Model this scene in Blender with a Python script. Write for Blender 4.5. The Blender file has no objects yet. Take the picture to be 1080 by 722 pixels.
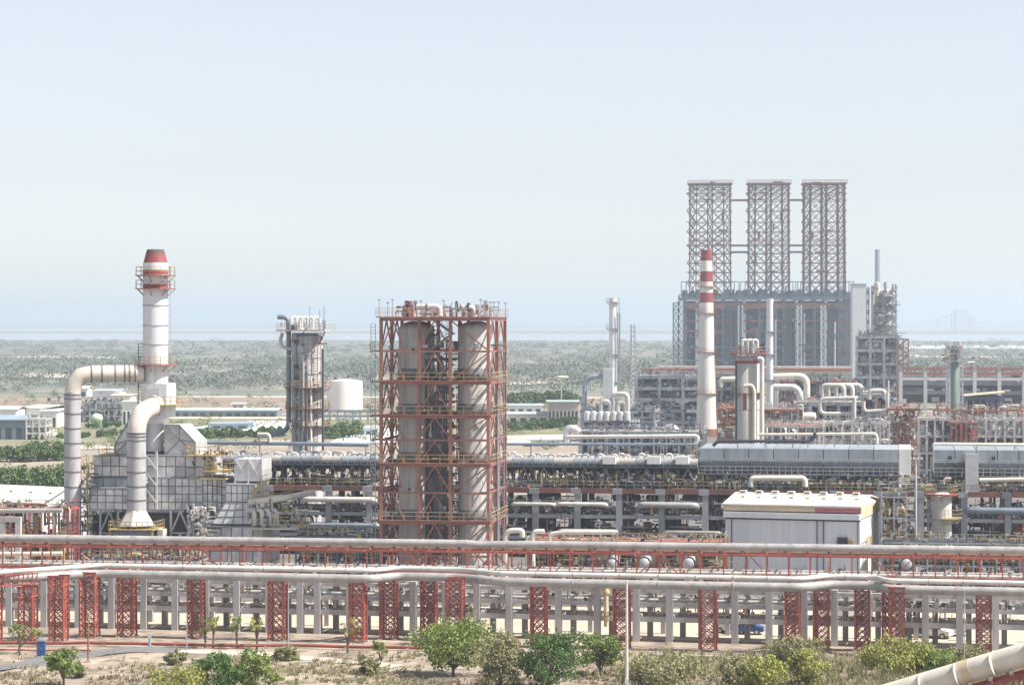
import bpy, math, random
from mathutils import Vector, Matrix, noise

# ------------------------------------------------------------------ camera, sky, sun, exposure
F, VH, CH = 2700.0, 337.0, 35.0            # focal length in photo pixels, horizon row, eye height in metres
TH = math.radians(8.5)                     # the plant's grid stands at this angle to the picture plane
TL = math.radians(11.0)                    # the near pipe line's own angle
sc = bpy.context.scene
COL = sc.collection
cam = bpy.data.cameras.new('camera'); camo = bpy.data.objects.new('camera', cam); COL.objects.link(camo)
camo.location = (0, 0, CH); camo.rotation_euler = (math.radians(90), 0, 0)
cam.sensor_width = 36.0; cam.lens = 36.0 * F / 1080.0
cam.shift_y = -(361.0 - VH) / 1080.0
cam.clip_start = 1.0; cam.clip_end = 80000.0
sc.camera = camo

SUN_EL, SUN_AZ = math.radians(52), math.radians(106)      # azimuth clockwise from +Y (the way we look)
world = bpy.data.worlds.new('World'); sc.world = world; world.use_nodes = True
nt = world.node_tree; nt.nodes.clear()
sky = nt.nodes.new('ShaderNodeTexSky'); sky.sky_type = 'NISHITA'; sky.sun_disc = False
sky.sun_elevation = SUN_EL; sky.sun_rotation = SUN_AZ
sky.altitude = 0; sky.air_density = 1.0; sky.dust_density = 0.25; sky.ozone_density = 3.0
hs = nt.nodes.new('ShaderNodeHueSaturation'); hs.inputs['Saturation'].default_value = 0.33
bg = nt.nodes.new('ShaderNodeBackground'); bg.inputs['Strength'].default_value = 0.080
out = nt.nodes.new('ShaderNodeOutputWorld')
tint = nt.nodes.new('ShaderNodeMix'); tint.data_type = 'RGBA'; tint.blend_type = 'MULTIPLY'; tint.inputs['Factor'].default_value = 1.0; tint.inputs['B'].default_value = (0.98, 0.982, 1.02, 1)
nt.links.new(sky.outputs[0], hs.inputs['Color']); nt.links.new(hs.outputs[0], tint.inputs['A']); nt.links.new(tint.outputs['Result'], bg.inputs[0]); nt.links.new(bg.outputs[0], out.inputs[0])

sund = bpy.data.lights.new('sun', 'SUN'); suno = bpy.data.objects.new('sun', sund); COL.objects.link(suno)
sund.energy = 4.6; sund.angle = math.radians(0.6); sund.color = (1.0, 0.93, 0.83)
sdir = Vector((math.sin(SUN_AZ) * math.cos(SUN_EL), math.cos(SUN_AZ) * math.cos(SUN_EL), math.sin(SUN_EL)))
suno.rotation_euler = sdir.to_track_quat('Z', 'Y').to_euler(); suno.location = (0, 0, 400)

sc.view_settings.view_transform = 'Standard'; sc.view_settings.look = 'None'
sc.view_settings.exposure = 0.90; sc.view_settings.gamma = 1.0; sc.view_settings.use_curve_mapping = False
sc.render.engine = 'CYCLES'
sc.cycles.max_bounces = 6; sc.cycles.diffuse_bounces = 3; sc.cycles.glossy_bounces = 3
sc.cycles.transmission_bounces = 4; sc.cycles.volume_bounces = 1; sc.cycles.use_denoising = True

R = random.Random(11)
U = R.uniform

# ------------------------------------------------------------------ materials
def mat(name, col, rough=0.6, metal=0.0, var=0.14, scale=0.5, rand=0.10, streak=None, rust=None, rustcol=(0.16, 0.06, 0.03), bump=0.0, trans=None, fine=None):
    m = bpy.data.materials.new(name); m.use_nodes = True
    t = m.node_tree; n = t.nodes; l = t.links
    b = n['Principled BSDF']; b.inputs['Roughness'].default_value = rough; b.inputs['Metallic'].default_value = metal
    geo = n.new('ShaderNodeNewGeometry')
    mp = n.new('ShaderNodeMapping'); mp.inputs['Scale'].default_value = (1, 1, streak if streak else 1)
    l.new(geo.outputs['Position'], mp.inputs['Vector'])
    nz = n.new('ShaderNodeTexNoise'); nz.inputs['Scale'].default_value = scale; nz.inputs['Detail'].default_value = 5.0; nz.inputs['Roughness'].default_value = 0.6
    l.new(mp.outputs[0], nz.inputs['Vector'])
    r = n.new('ShaderNodeValToRGB'); e = r.color_ramp.elements
    e[0].position = 0.32; e[1].position = 0.68
    lo = [max(0.0, c * (1 - var)) for c in col]; hi = [min(1.0, c * (1 + var)) for c in col]
    if fine: lo = fine
    e[0].color = (*lo, 1); e[1].color = (*hi, 1)
    l.new(nz.outputs['Fac'], r.inputs['Fac'])
    last = r.outputs['Color']
    if rust:
        nz2 = n.new('ShaderNodeTexNoise'); nz2.inputs['Scale'].default_value = scale * 2.3; nz2.inputs['Detail'].default_value = 6.0
        mp2 = n.new('ShaderNodeMapping'); mp2.inputs['Scale'].default_value = (1, 1, (streak or 1)); mp2.inputs['Location'].default_value = (31, 7, 3)
        l.new(geo.outputs['Position'], mp2.inputs['Vector']); l.new(mp2.outputs[0], nz2.inputs['Vector'])
        r2 = n.new('ShaderNodeValToRGB'); r2.color_ramp.elements[0].position = 1 - rust - 0.12; r2.color_ramp.elements[1].position = min(1.0, 1 - rust + 0.12)
        l.new(nz2.outputs['Fac'], r2.inputs['Fac'])
        mx = n.new('ShaderNodeMix'); mx.data_type = 'RGBA'; mx.inputs['B'].default_value = (*rustcol, 1)
        l.new(r2.outputs['Color'], mx.inputs['Factor']); l.new(last, mx.inputs['A']); last = mx.outputs['Result']
    if rand:
        oi = n.new('ShaderNodeObjectInfo'); mr = n.new('ShaderNodeMapRange')
        mr.inputs['To Min'].default_value = 1 - rand; mr.inputs['To Max'].default_value = 1 + rand
        l.new(oi.outputs['Random'], mr.inputs['Value'])
        h = n.new('ShaderNodeHueSaturation'); l.new(mr.outputs[0], h.inputs['Value']); l.new(last, h.inputs['Color']); last = h.outputs['Color']
    l.new(last, b.inputs['Base Color'])
    if bump:
        bp = n.new('ShaderNodeBump'); bp.inputs['Strength'].default_value = bump; bp.inputs['Distance'].default_value = 0.1
        l.new(nz.outputs['Fac'], bp.inputs['Height']); l.new(bp.outputs[0], b.inputs['Normal'])
    if trans:
        tr = n.new('ShaderNodeBsdfTranslucent'); l.new(last, tr.inputs['Color'])
        ms = n.new('ShaderNodeMixShader'); ms.inputs[0].default_value = trans
        l.new(b.outputs[0], ms.inputs[1]); l.new(tr.outputs[0], ms.inputs[2]); l.new(ms.outputs[0], n['Material Output'].inputs['Surface'])
    return m

M = {}
def defmat(key, *a, **k): M[key] = mat(key, *a, **k)
defmat('red_steel', (0.33, 0.085, 0.064), 0.6, var=0.3, scale=1.3, rand=0.24, rust=0.36, rustcol=(0.16, 0.06, 0.045))
defmat('brick_red_steel', (0.30, 0.125, 0.10), 0.6, var=0.2, scale=0.7, rand=0.12, rust=0.28, rustcol=(0.15, 0.06, 0.045))
defmat('rust_red', (0.30, 0.13, 0.10), 0.7, var=0.25, rand=0.14, rust=0.3)
defmat('orange_steel', (0.38, 0.17, 0.11), 0.6, var=0.25, rand=0.18)
defmat('concrete', (0.46, 0.445, 0.455), 0.85, var=0.14, scale=0.45, rand=0.09, streak=0.18, rust=0.34, rustcol=(0.29, 0.265, 0.25), bump=0.2)
defmat('shaded_concrete', (0.30, 0.31, 0.335), 0.85, var=0.16, scale=0.5, rand=0.12, streak=0.25, rust=0.28, rustcol=(0.19, 0.19, 0.20))  # darker, bluer concrete: shade on the rack columns put into the colour
defmat('old_concrete', (0.38, 0.36, 0.35), 0.9, var=0.2, scale=0.5, rand=0.1, streak=0.2, rust=0.3, rustcol=(0.16, 0.15, 0.15))
defmat('cladding', (0.58, 0.58, 0.59), 0.42, 0.25, var=0.12, scale=0.7, rand=0.12, rust=0.16, rustcol=(0.32, 0.29, 0.26))
defmat('grey_panel', (0.53, 0.535, 0.55), 0.5, 0.2, var=0.2, scale=0.9, rand=0.2, rust=0.3, rustcol=(0.36, 0.34, 0.33))
defmat('panel_rib', (0.17, 0.17, 0.18), 0.6, 0.2, var=0.2, rand=0.1)
defmat('duct_grey', (0.46, 0.455, 0.475), 0.6, 0.1, var=0.2, scale=0.7, rand=0.06, streak=0.25, rust=0.32, rustcol=(0.30, 0.28, 0.29))
defmat('duct_cream_and_sunlit', (0.60, 0.55, 0.49), 0.55, 0.05, var=0.14, scale=0.5, rand=0.05, rust=0.22, rustcol=(0.38, 0.32, 0.28))  # on the duct elbows this cream is sunlight put into the colour
defmat('stack_white', (0.68, 0.68, 0.71), 0.5, 0.05, var=0.09, scale=0.35, rand=0.05, streak=0.10, rust=0.27, rustcol=(0.38, 0.34, 0.32))
defmat('stack_red', (0.30, 0.065, 0.07), 0.6, var=0.25, scale=0.9, rust=0.3, rustcol=(0.14, 0.06, 0.06))
defmat('soot', (0.10, 0.07, 0.07), 0.8, var=0.4, scale=1.0)
defmat('chimney_white', (0.68, 0.65, 0.61), 0.7, var=0.1, scale=0.3, streak=0.12, rust=0.2, rustcol=(0.42, 0.33, 0.27))
defmat('pipe_grey', (0.37, 0.36, 0.355), 0.55, 0.1, var=0.2, scale=0.6, rand=0.08, rust=0.34, rustcol=(0.25, 0.22, 0.20))
defmat('pipe_white', (0.58, 0.555, 0.525), 0.55, 0.05, var=0.14, scale=0.6, rand=0.1, rust=0.28, rustcol=(0.42, 0.35, 0.28))
defmat('pipe_cream', (0.66, 0.62, 0.54), 0.6, var=0.14, scale=0.6, rand=0.05, rust=0.27, rustcol=(0.46, 0.34, 0.22))
defmat('pipe_dark', (0.07, 0.085, 0.115), 0.5, 0.2, var=0.25, rand=0.25)
defmat('pipe_slate', (0.22, 0.27, 0.33), 0.5, 0.15, var=0.2, rand=0.15)
defmat('dark_steel', (0.06, 0.067, 0.09), 0.6, 0.3, var=0.3, rand=0.25)
defmat('blue_steel', (0.125, 0.14, 0.19), 0.6, 0.2, var=0.2, rand=0.15)
defmat('grey_steel', (0.36, 0.37, 0.40), 0.55, 0.2, var=0.18, rand=0.12)
defmat('pale_steel', (0.55, 0.55, 0.56), 0.5, 0.15, var=0.12, rand=0.1)
defmat('yellow_steel', (0.45, 0.35, 0.17), 0.55, var=0.2, rand=0.15, rust=0.25, rustcol=(0.25, 0.13, 0.06))
defmat('vessel_grey', (0.46, 0.44, 0.425), 0.7, 0.1, var=0.3, scale=0.9, rand=0.05, streak=0.06, rust=0.34, rustcol=(0.24, 0.23, 0.225))
defmat('vessel_pale', (0.50, 0.47, 0.43), 0.6, 0.1, var=0.16, scale=0.7, rand=0.06, streak=0.1, rust=0.22, rustcol=(0.28, 0.22, 0.17))
defmat('green_vessel', (0.20, 0.28, 0.245), 0.6, var=0.2, rand=0.08, streak=0.2)
defmat('plenum', (0.33, 0.37, 0.41), 0.5, 0.15, var=0.18, scale=0.9, rand=0.12, streak=0.12, rust=0.30, rustcol=(0.22, 0.215, 0.21))
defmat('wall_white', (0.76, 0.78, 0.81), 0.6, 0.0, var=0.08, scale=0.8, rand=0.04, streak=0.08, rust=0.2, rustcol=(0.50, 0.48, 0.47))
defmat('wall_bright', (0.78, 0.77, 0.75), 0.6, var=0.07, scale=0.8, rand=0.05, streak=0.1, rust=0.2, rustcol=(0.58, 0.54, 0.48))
defmat('roof_cream', (0.74, 0.68, 0.58), 0.6, var=0.1, scale=0.5, rand=0.07, rust=0.25, rustcol=(0.55, 0.45, 0.33))
defmat('trim_tan', (0.60, 0.49, 0.34), 0.6, var=0.1, rand=0.03)
defmat('trim_magenta', (0.42, 0.12, 0.16), 0.6, var=0.1, rand=0.03)
defmat('dark_gap', (0.05, 0.05, 0.06), 0.8, var=0.2)
defmat('tank_white', (0.80, 0.78, 0.75), 0.55, var=0.05, scale=0.1)
defmat('roof_blue', (0.24, 0.31, 0.37), 0.5, var=0.15, scale=0.2, rand=0.12)
defmat('wall_blue', (0.15, 0.20, 0.26), 0.6, var=0.2, scale=0.2, rand=0.1)
defmat('roof_grey', (0.44, 0.48, 0.52), 0.6, var=0.12, scale=0.1, rand=0.1)
defmat('roof_teal', (0.33, 0.43, 0.42), 0.6, var=0.12, scale=0.1, rand=0.1)
defmat('pale_green', (0.50, 0.66, 0.46), 0.6, var=0.1)
defmat('box_blue', (0.035, 0.08, 0.26), 0.5, var=0.15, rand=0.05)
defmat('glass_dark', (0.04, 0.05, 0.07), 0.15, var=0.2)
defmat('plant_floor', (0.15, 0.14, 0.135), 0.95, var=0.25, scale=0.15, rand=0)
defmat('soil', (0.35, 0.29, 0.235), 0.95, var=0.30, scale=0.22, rand=0, rust=0.42, rustcol=(0.15, 0.12, 0.09), bump=0.6)
defmat('yard', (0.50, 0.43, 0.35), 0.95, var=0.12, scale=0.12, rand=0)
defmat('asphalt', (0.17, 0.17, 0.175), 0.9, var=0.15, scale=0.4, rand=0)
defmat('scrubland', (0.18, 0.185, 0.16), 0.95, var=0.0, scale=0.006, rand=0, fine=(0.12, 0.14, 0.12), rust=0.40, rustcol=(0.30, 0.25, 0.19))  # ground paled to match the scrub, so the plain reads hazier
defmat('dirt', (0.29, 0.245, 0.20), 0.95, var=0.22, scale=0.03, rand=0, rust=0.3, rustcol=(0.24, 0.20, 0.15))
defmat('pale_dirt', (0.55, 0.50, 0.43), 0.95, var=0.12, scale=0.03, rand=0)
defmat('brown_field', (0.25, 0.19, 0.15), 0.95, var=0.2, scale=0.02, rand=0, rust=0.3, rustcol=(0.16, 0.15, 0.09))
defmat('grass_field', (0.20, 0.20, 0.12), 0.95, var=0.25, scale=0.05, rand=0, rust=0.35, rustcol=(0.30, 0.25, 0.16))
defmat('salt', (0.62, 0.64, 0.66), 0.8, var=0.08, scale=0.03, rand=0)
defmat('water', (0.30, 0.34, 0.36), 0.12, var=0.05, scale=0.001, rand=0)
defmat('bark', (0.12, 0.09, 0.07), 0.9, var=0.25, scale=3.0)
defmat('leaf_green', (0.205, 0.27, 0.065), 0.6, var=0.5, scale=1.6, rand=0.05, trans=0.30)
defmat('leaf_dark', (0.10, 0.18, 0.05), 0.6, var=0.5, scale=1.6, rand=0.05, trans=0.28)
defmat('leaf_olive', (0.29, 0.285, 0.145), 0.7, var=0.5, scale=1.6, rand=0.05, trans=0.25)
defmat('leaf_yellow', (0.32, 0.33, 0.09), 0.7, var=0.5, scale=1.6, rand=0.05, trans=0.25)
defmat('leaf_far', (0.125, 0.155, 0.125), 0.8, var=0.35, scale=0.02, rand=0.05)  # dusty grey-green, lightened further: haze put into the leaf colour
defmat('leaf_far_dry', (0.19, 0.185, 0.155), 0.8, var=0.4, scale=0.02, rand=0.05)  # dry scrub lightened likewise, low contrast painted in for haze
defmat('leaf_belt', (0.085, 0.145, 0.045), 0.8, var=0.4, scale=0.12, rand=0.05)
defmat('weed_green', (0.20, 0.20, 0.085), 0.9, var=0.4, scale=0.3, rand=0, trans=0.2)
defmat('dark_blue_steel', (0.05, 0.06, 0.095), 0.6, 0.2, var=0.2, rand=0.2)
defmat('derrick_steel', (0.16, 0.075, 0.068), 0.65, 0.1, var=0.2, rand=0.15)
defmat('dry_weed', (0.27, 0.235, 0.15), 0.9, var=0.35, scale=0.35, rand=0, trans=0.2)

# ------------------------------------------------------------------ mesh building
class MB:
    def __init__(s): s.v = []; s.f = []; s.sm = []
    def add(s, vs, fs, smooth=False):
        b = len(s.v); s.v += [tuple(p) for p in vs]
        for f in fs: s.f.append([b + i for i in f]); s.sm.append(smooth)
        return s
    def box(s, c, sz, rz=0.0):
        hx, hy, hz = sz[0] / 2, sz[1] / 2, sz[2] / 2
        ca, sa = math.cos(rz), math.sin(rz)
        vs = []
        for z in (-hz, hz):
            for x, y in ((-hx, -hy), (hx, -hy), (hx, hy), (-hx, hy)):
                vs.append((c[0] + x * ca - y * sa, c[1] + x * sa + y * ca, c[2] + z))
        return s.add(vs, [(0, 3, 2, 1), (4, 5, 6, 7), (0, 1, 5, 4), (1, 2, 6, 5), (2, 3, 7, 6), (3, 0, 4, 7)])
    def bar(s, a, b, w, h=None):
        h = h or w; a = Vector(a); b = Vector(b); m = bar_matrix(a, b, w, h)
        vs = [m @ Vector((x, y, z)) for z in (-.5, .5) for x, y in ((-.5, -.5), (.5, -.5), (.5, .5), (-.5, .5))]
        return s.add(vs, [(0, 3, 2, 1), (4, 5, 6, 7), (0, 1, 5, 4), (1, 2, 6, 5), (2, 3, 7, 6), (3, 0, 4, 7)])
    def tube(s, pts, r, n=10, caps=True):
        pts = [Vector(p) for p in pts]; rs = r if isinstance(r, (list, tuple)) else [r] * len(pts)
        b = len(s.v); N = len(pts)
        t0 = (pts[1] - pts[0]).normalized()
        up = Vector((0, 0, 1)) if abs(t0.z) < 0.9 else Vector((1, 0, 0))
        nrm = t0.cross(up).normalized()
        for i, p in enumerate(pts):
            if i == 0: t = t0
            elif i == N - 1: t = (pts[-1] - pts[-2]).normalized()
            else:
                t = ((pts[i] - pts[i - 1]).normalized() + (pts[i + 1] - pts[i]).normalized())
                t = t.normalized() if t.length > 1e-6 else t0
            nrm = (nrm - t * nrm.dot(t)); nrm = nrm.normalized() if nrm.length > 1e-6 else t.orthogonal().normalized()
            bn = t.cross(nrm)
            for k in range(n):
                a = 2 * math.pi * k / n
                s.v.append(tuple(p + (nrm * math.cos(a) + bn * math.sin(a)) * rs[i]))
        for i in range(N - 1):
            for k in range(n):
                k2 = (k + 1) % n
                s.f.append([b + i * n + k, b + i * n + k2, b + (i + 1) * n + k2, b + (i + 1) * n + k]); s.sm.append(True)
        if caps:
            s.cap(b, n, True); s.cap(b + (N - 1) * n, n, False)
        return s
    def cap(s, b, n, flip):
        c = len(s.v); s.v += s.v[b:b + n]; f = [c + k for k in range(n)]
        s.f.append(f[::-1] if flip else f); s.sm.append(False)
    def lathe(s, prof, c=(0, 0, 0), n=24, smooth=True):
        b = len(s.v)
        for r, z in prof:
            for k in range(n):
                a = 2 * math.pi * k / n
                s.v.append((c[0] + r * math.cos(a), c[1] + r * math.sin(a), c[2] + z))
        for i in range(len(prof) - 1):
            for k in range(n):
                k2 = (k + 1) % n
                s.f.append([b + i * n + k, b + i * n + k2, b + (i + 1) * n + k2, b + (i + 1) * n + k]); s.sm.append(smooth)
        s.cap(b, n, True); s.cap(b + (len(prof) - 1) * n, n, False)
        return s
    def prism(s, poly, y0, y1):                     # outline in x,z pushed from y0 to y1
        n = len(poly)
        vs = [(x, y0, z) for x, z in poly] + [(x, y1, z) for x, z in poly]
        fs = [list(range(n)), list(range(2 * n - 1, n - 1, -1))]
        for i in range(n):
            j = (i + 1) % n; fs.append([i, i + n, j + n, j])
        return s.add(vs, fs)
    def loft(s, a, b):                              # two four-cornered rings
        return s.add(list(a) + list(b), [(0, 3, 2, 1), (4, 5, 6, 7), (0, 1, 5, 4), (1, 2, 6, 5), (2, 3, 7, 6), (3, 0, 4, 7)])
    def mesh(s, name, m):
        me = bpy.data.meshes.new(name); me.from_pydata(s.v, [], s.f)
        me.polygons.foreach_set('use_smooth', s.sm); me.materials.append(m); me.update()
        return me

def bar_matrix(a, b, w, h):
    d = b - a; L = d.length; z = d.normalized()
    up = Vector((0, 0, 1)) if abs(z.z) < 0.95 else Vector((0, 1, 0))
    x = up.cross(z).normalized(); y = z.cross(x)
    r = Matrix((x, y, z)).transposed().to_4x4()
    return Matrix.Translation((a + b) / 2) @ r @ Matrix.Diagonal((w, h, L, 1))

def bend(pts, rad, k=5):                            # round the corners of a pipe run
    pts = [Vector(p) for p in pts]; o = [pts[0]]
    for i in range(1, len(pts) - 1):
        a, b, c = pts[i - 1], pts[i], pts[i + 1]
        d1 = (a - b); d2 = (c - b); rr = min(rad, d1.length * .48, d2.length * .48)
        p = b + d1.normalized() * rr; q = b + d2.normalized() * rr
        for j in range(k + 1):
            t = j / k; o.append(p * (1 - t) ** 2 + b * 2 * t * (1 - t) + q * t ** 2)
    o.append(pts[-1]); return o

UNIT = {}
def unit(shape, m):
    key = (shape, m)
    if key not in UNIT:
        b = MB()
        if shape == 'box': b.box((0, 0, 0), (1, 1, 1))
        else: b.tube([(0, 0, -.5), (0, 0, .5)], 1.0, int(shape[3:]))
        UNIT[key] = b.mesh(shape + '_' + m, M[m])
    return UNIT[key]

# ------------------------------------------------------------------ frames and things
def W(u, v, Y): return Vector(((u - 540) / F * Y, Y, CH - (v - VH) / F * Y))
def gy(v): return F * CH / (v - VH)                 # distance of flat ground seen at photo row v
def G(u, v, z=0.0): Y = F * (CH - z) / (v - VH); return Vector(((u - 540) / F * Y, Y, z))

class Fr:                                           # a local frame standing on the ground
    def __init__(s, u, Y, th=TH):
        s.X0 = (u - 540) / F * Y; s.Y0 = Y; s.c = math.cos(th); s.s = math.sin(th); s.th = th
        s.mpp = Y / F
    def x(s, u, yl=0.0):
        d = (u - 540) / F
        return (d * (s.Y0 + yl * s.c) - s.X0 - yl * s.s) / (s.c + d * s.s)
    def z(s, v, x=0.0, yl=0.0): return CH - (v - VH) / F * (s.Y0 - x * s.s + yl * s.c)
    def p(s, u, v, yl=0.0):
        x = s.x(u, yl); return Vector((x, yl, s.z(v, x, yl)))
    def mat(s): return Matrix.Translation((s.X0, s.Y0, 0)) @ Matrix.Rotation(-s.th, 4, 'Z')

def tagp(o, label=None, cat=None, group=None, kind=None):
    if label: o['label'] = label
    if cat: o['category'] = cat
    if group: o['group'] = group
    if kind: o['kind'] = kind
    return o

class T:
    def __init__(s, name, label, cat, fr, group=None, kind=None):
        s.fr = fr; s.o = bpy.data.objects.new(name, None); COL.objects.link(s.o)
        s.o.matrix_basis = fr.mat() if isinstance(fr, Fr) else Matrix.Translation(fr)
        s.o.empty_display_size = 0.5
        tagp(s.o, label, cat, group, kind); s.pm = {}
        if isinstance(fr, Fr): s.x = fr.x; s.z = fr.z; s.p = fr.p
    def part(s, name, me, Mx=None, parent=None, label=None, kind=None):
        o = bpy.data.objects.new(name, me); COL.objects.link(o); Mx = Mx or Matrix.Identity(4)
        if parent is not None:
            o.parent = parent; o.matrix_parent_inverse = s.pm[parent.name].inverted(); o.matrix_basis = Mx
        else: o.parent = s.o; o.matrix_basis = Mx
        s.pm[o.name] = Mx
        if label: o['label'] = label
        if kind: o['kind'] = kind
        return o
    def box(s, name, c, sz, m, rz=0.0, **k):
        return s.part(name, unit('box', m), Matrix.Translation(c) @ Matrix.Rotation(rz, 4, 'Z') @ Matrix.Diagonal((*sz, 1)), **k)
    def span(s, name, a, b, m, **k):                # box between two corners
        c = [(a[i] + b[i]) / 2 for i in range(3)]; z = [abs(a[i] - b[i]) for i in range(3)]
        return s.box(name, c, z, m, **k)
    def bar(s, name, a, b, w, m, h=None, **k):
        return s.part(name, unit('box', m), bar_matrix(Vector(a), Vector(b), w, h or w), **k)
    def cyl(s, name, a, b, r, m, n=16, **k):
        a = Vector(a); b = Vector(b); return s.part(name, unit('cyl%d' % n, m), bar_matrix(a, b, r, r), **k)
    def mesh(s, name, mb, m, Mx=None, **k): return s.part(name, mb.mesh(name, M[m]), Mx, **k)
    def pipe(s, name, pts, r, m, rad=None, n=10, k=5, **kw):
        return s.mesh(name, MB().tube(bend(pts, rad or r * 3, k) if len(pts) > 2 else pts, r, n), m, **kw)

def single(name, label, cat, mb, m, fr, group=None, kind=None):
    o = bpy.data.objects.new(name, mb.mesh(name, M[m])); COL.objects.link(o)
    o.matrix_basis = fr.mat() if isinstance(fr, Fr) else Matrix.Translation(fr)
    return tagp(o, label, cat, group, kind)

def rail(mb, pts, h=1.1, t=0.05, step=1.5):         # a handrail of posts and two rails along a run
    for a, b in zip(pts, pts[1:]):
        a = Vector(a); b = Vector(b); L = (b - a).length; n = max(1, round(L / step)); up = Vector((0, 0, 1))
        for i in range(n + 1):
            q = a.lerp(b, i / n); mb.bar(q, q + up * h, t)
        for hh in (h, h * .5): mb.bar(a + up * hh, b + up * hh, t)
    return mb
def ring_pts(r, z, n=12, c=(0, 0), a0=0.0, a1=2 * math.pi):
    return [(c[0] + r * math.cos(a0 + (a1 - a0) * i / n), c[1] + r * math.sin(a0 + (a1 - a0) * i / n), z) for i in range(n + 1)]
def ladder(mb, x, y, z0, z1, t=0.05, w=0.5):
    for q in (-w / 2, w / 2): mb.bar((x + q, y, z0), (x + q, y, z1), t)
    z = z0
    while z < z1: mb.bar((x - w / 2, y, z), (x + w / 2, y, z), t * .7); z += 0.45
    return mb
def dome(r, z0, z1, hr=0.5, k=5, skirt=True):       # profile of an upright vessel with elliptical heads
    h = r * hr
    p = [(r * math.sin(i / k * math.pi / 2) + 1e-3, z0 - h * math.cos(i / k * math.pi / 2) + h) for i in range(k + 1)] if not skirt else [(r, z0)]
    p += [(r * math.cos(i / k * math.pi / 2) + 1e-3, z1 - h + h * math.sin(i / k * math.pi / 2)) for i in range(k + 1)]
    return p
def hdrum(t, name, a, b, r, m, **k):                # a lying drum with dished ends from a to b
    a = Vector(a); b = Vector(b); L = (b - a).length
    mb = MB().lathe(dome(r, 0, L, 0.5, 4, skirt=False), n=16)
    d = (b - a).normalized(); return t.mesh(name, mb, m, Matrix.Translation(a) @ d.to_track_quat('Z', 'Y').to_matrix().to_4x4(), **k)

def fittings(t, x0, x1, y0, y1, z0, z1, n, mats, smin=.12, smax=.45, seed=0, levels=None):
    """small valves, brackets, instruments and short pipe ends too small to tell apart"""
    rg = random.Random(seed * 7 + 3)
    for q, m in enumerate(mats):
        mb = MB()
        for _ in range(n // len(mats)):
            p = Vector((rg.uniform(x0, x1), rg.uniform(y0, y1), rg.uniform(z0, z1)))
            if levels: p.z = rg.choice(levels) + abs(rg.gauss(0, .45)) * smax * 3
            s = rg.uniform(smin, smax); c = rg.random()
            if c < .35: mb.box(p, (s * rg.uniform(.6, 1.6), s, s * rg.uniform(.6, 1.8)))
            elif c < .6: mb.bar(p, p + Vector((rg.uniform(1.5, 6) * s, 0, 0)), s * .4)
            elif c < .85: mb.bar(p, p + Vector((0, 0, min(rg.uniform(1.5, 6) * s, max(.3, z1 + s - p.z)))), s * .4)
            elif c < .93: mb.tube([p, p + Vector((0, s * .5, 0))], s * rg.uniform(.5, 1.0), 8)
            else: mb.bar(p, p + Vector((rg.uniform(-3, 3) * s, 0, rg.uniform(1, 3) * s)), s * .3)
        t.mesh('fittings', mb, m, kind='stuff')
# ------------------------------------------------------------------ the setting
def sheet(name, pts, m, z=None):
    mb = MB().add(pts, [list(range(len(pts)))])
    o = bpy.data.objects.new(name, mb.mesh(name, M[m])); COL.objects.link(o); o['kind'] = 'structure'; return o
def gpatch(name, uv, m, z): return sheet(name, [G(u, v, 0) + Vector((0, 0, z)) for u, v in uv], m)

sheet('ground', [(-24000, -1500, -0.35), (24000, -1500, -0.35), (24000, 24000, -0.35), (-24000, 24000, -0.35)], 'scrubland')

# lagoon and tidal creeks far off
gpatch('lagoon', [(-1500, 358.6)] + [(u, 358.6 + u * .0012 + 1.1 * noise.noise(Vector((u * .02, 5, 0))) + .5 * noise.noise(Vector((u * .09, 2, 0)))) for u in range(-200, 1300, 12)] + [(1500, 360.5), (2600, 360.5), (2600, 353.5), (900, 352.6), (420, 351.6), (150, 351.9), (-1500, 352.3)], 'water', 0.15)
gpatch('lagoon', [(-1500, 349.0), (300, 349.2), (700, 348.2), (2600, 348.6), (2600, 346.2), (-1500, 346.0)], 'water', 0.15)
gpatch('tidal_flat', [(700, 367.0), (1500, 368.5), (1500, 365.0), (900, 364.0)], 'salt', 0.12)

# fields, tracks and bare ground between the plant and the scrub
gpatch('dirt', [(-200, 521), (700, 521), (1300, 521), (1300, 428), (-200, 428)], 'dirt', -0.20)
gpatch('grass_field', [(-200, 467), (75, 467), (330, 461), (600, 463), (600, 437), (-200, 441)], 'grass_field', -0.12)
gpatch('brown_field', [(150, 434), (620, 434), (640, 419), (150, 417.5)], 'brown_field', -0.1)
gpatch('brown_field', [(-60, 432), (150, 436), (150, 420), (-60, 418)], 'brown_field', -0.1)
gpatch('track', [(-60, 440.5), (420, 441.5), (420, 439.6), (-60, 438.3)], 'pale_dirt', -0.05)
gpatch('track', [(150, 418.4), (640, 419.6), (640, 418.4), (150, 417.2)], 'pale_dirt', -0.02)
gpatch('track', [(-40, 476.5), (66, 474), (330, 466), (330, 463.5), (66, 470), (-40, 471)], 'pale_dirt', -0.05)
gpatch('salt_pan', [(196, 459), (300, 452), (330, 444), (262, 443.5), (205, 450)], 'salt', -0.04)
gpatch('salt_pan', [(345, 468), (420, 466), (420, 451), (372, 453)], 'salt', -0.04)
gpatch('pale_ground', [(535, 468), (620, 466), (620, 457), (535, 459)], 'pale_dirt', -0.04)
gpatch('pale_ground', [(-40, 456), (60, 459), (60, 452), (-40, 449)], 'pale_dirt', -0.05)

gpatch('plant_floor', [(610, 530), (1250, 530), (1250, 436), (610, 440)], 'plant_floor', -0.08)
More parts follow.
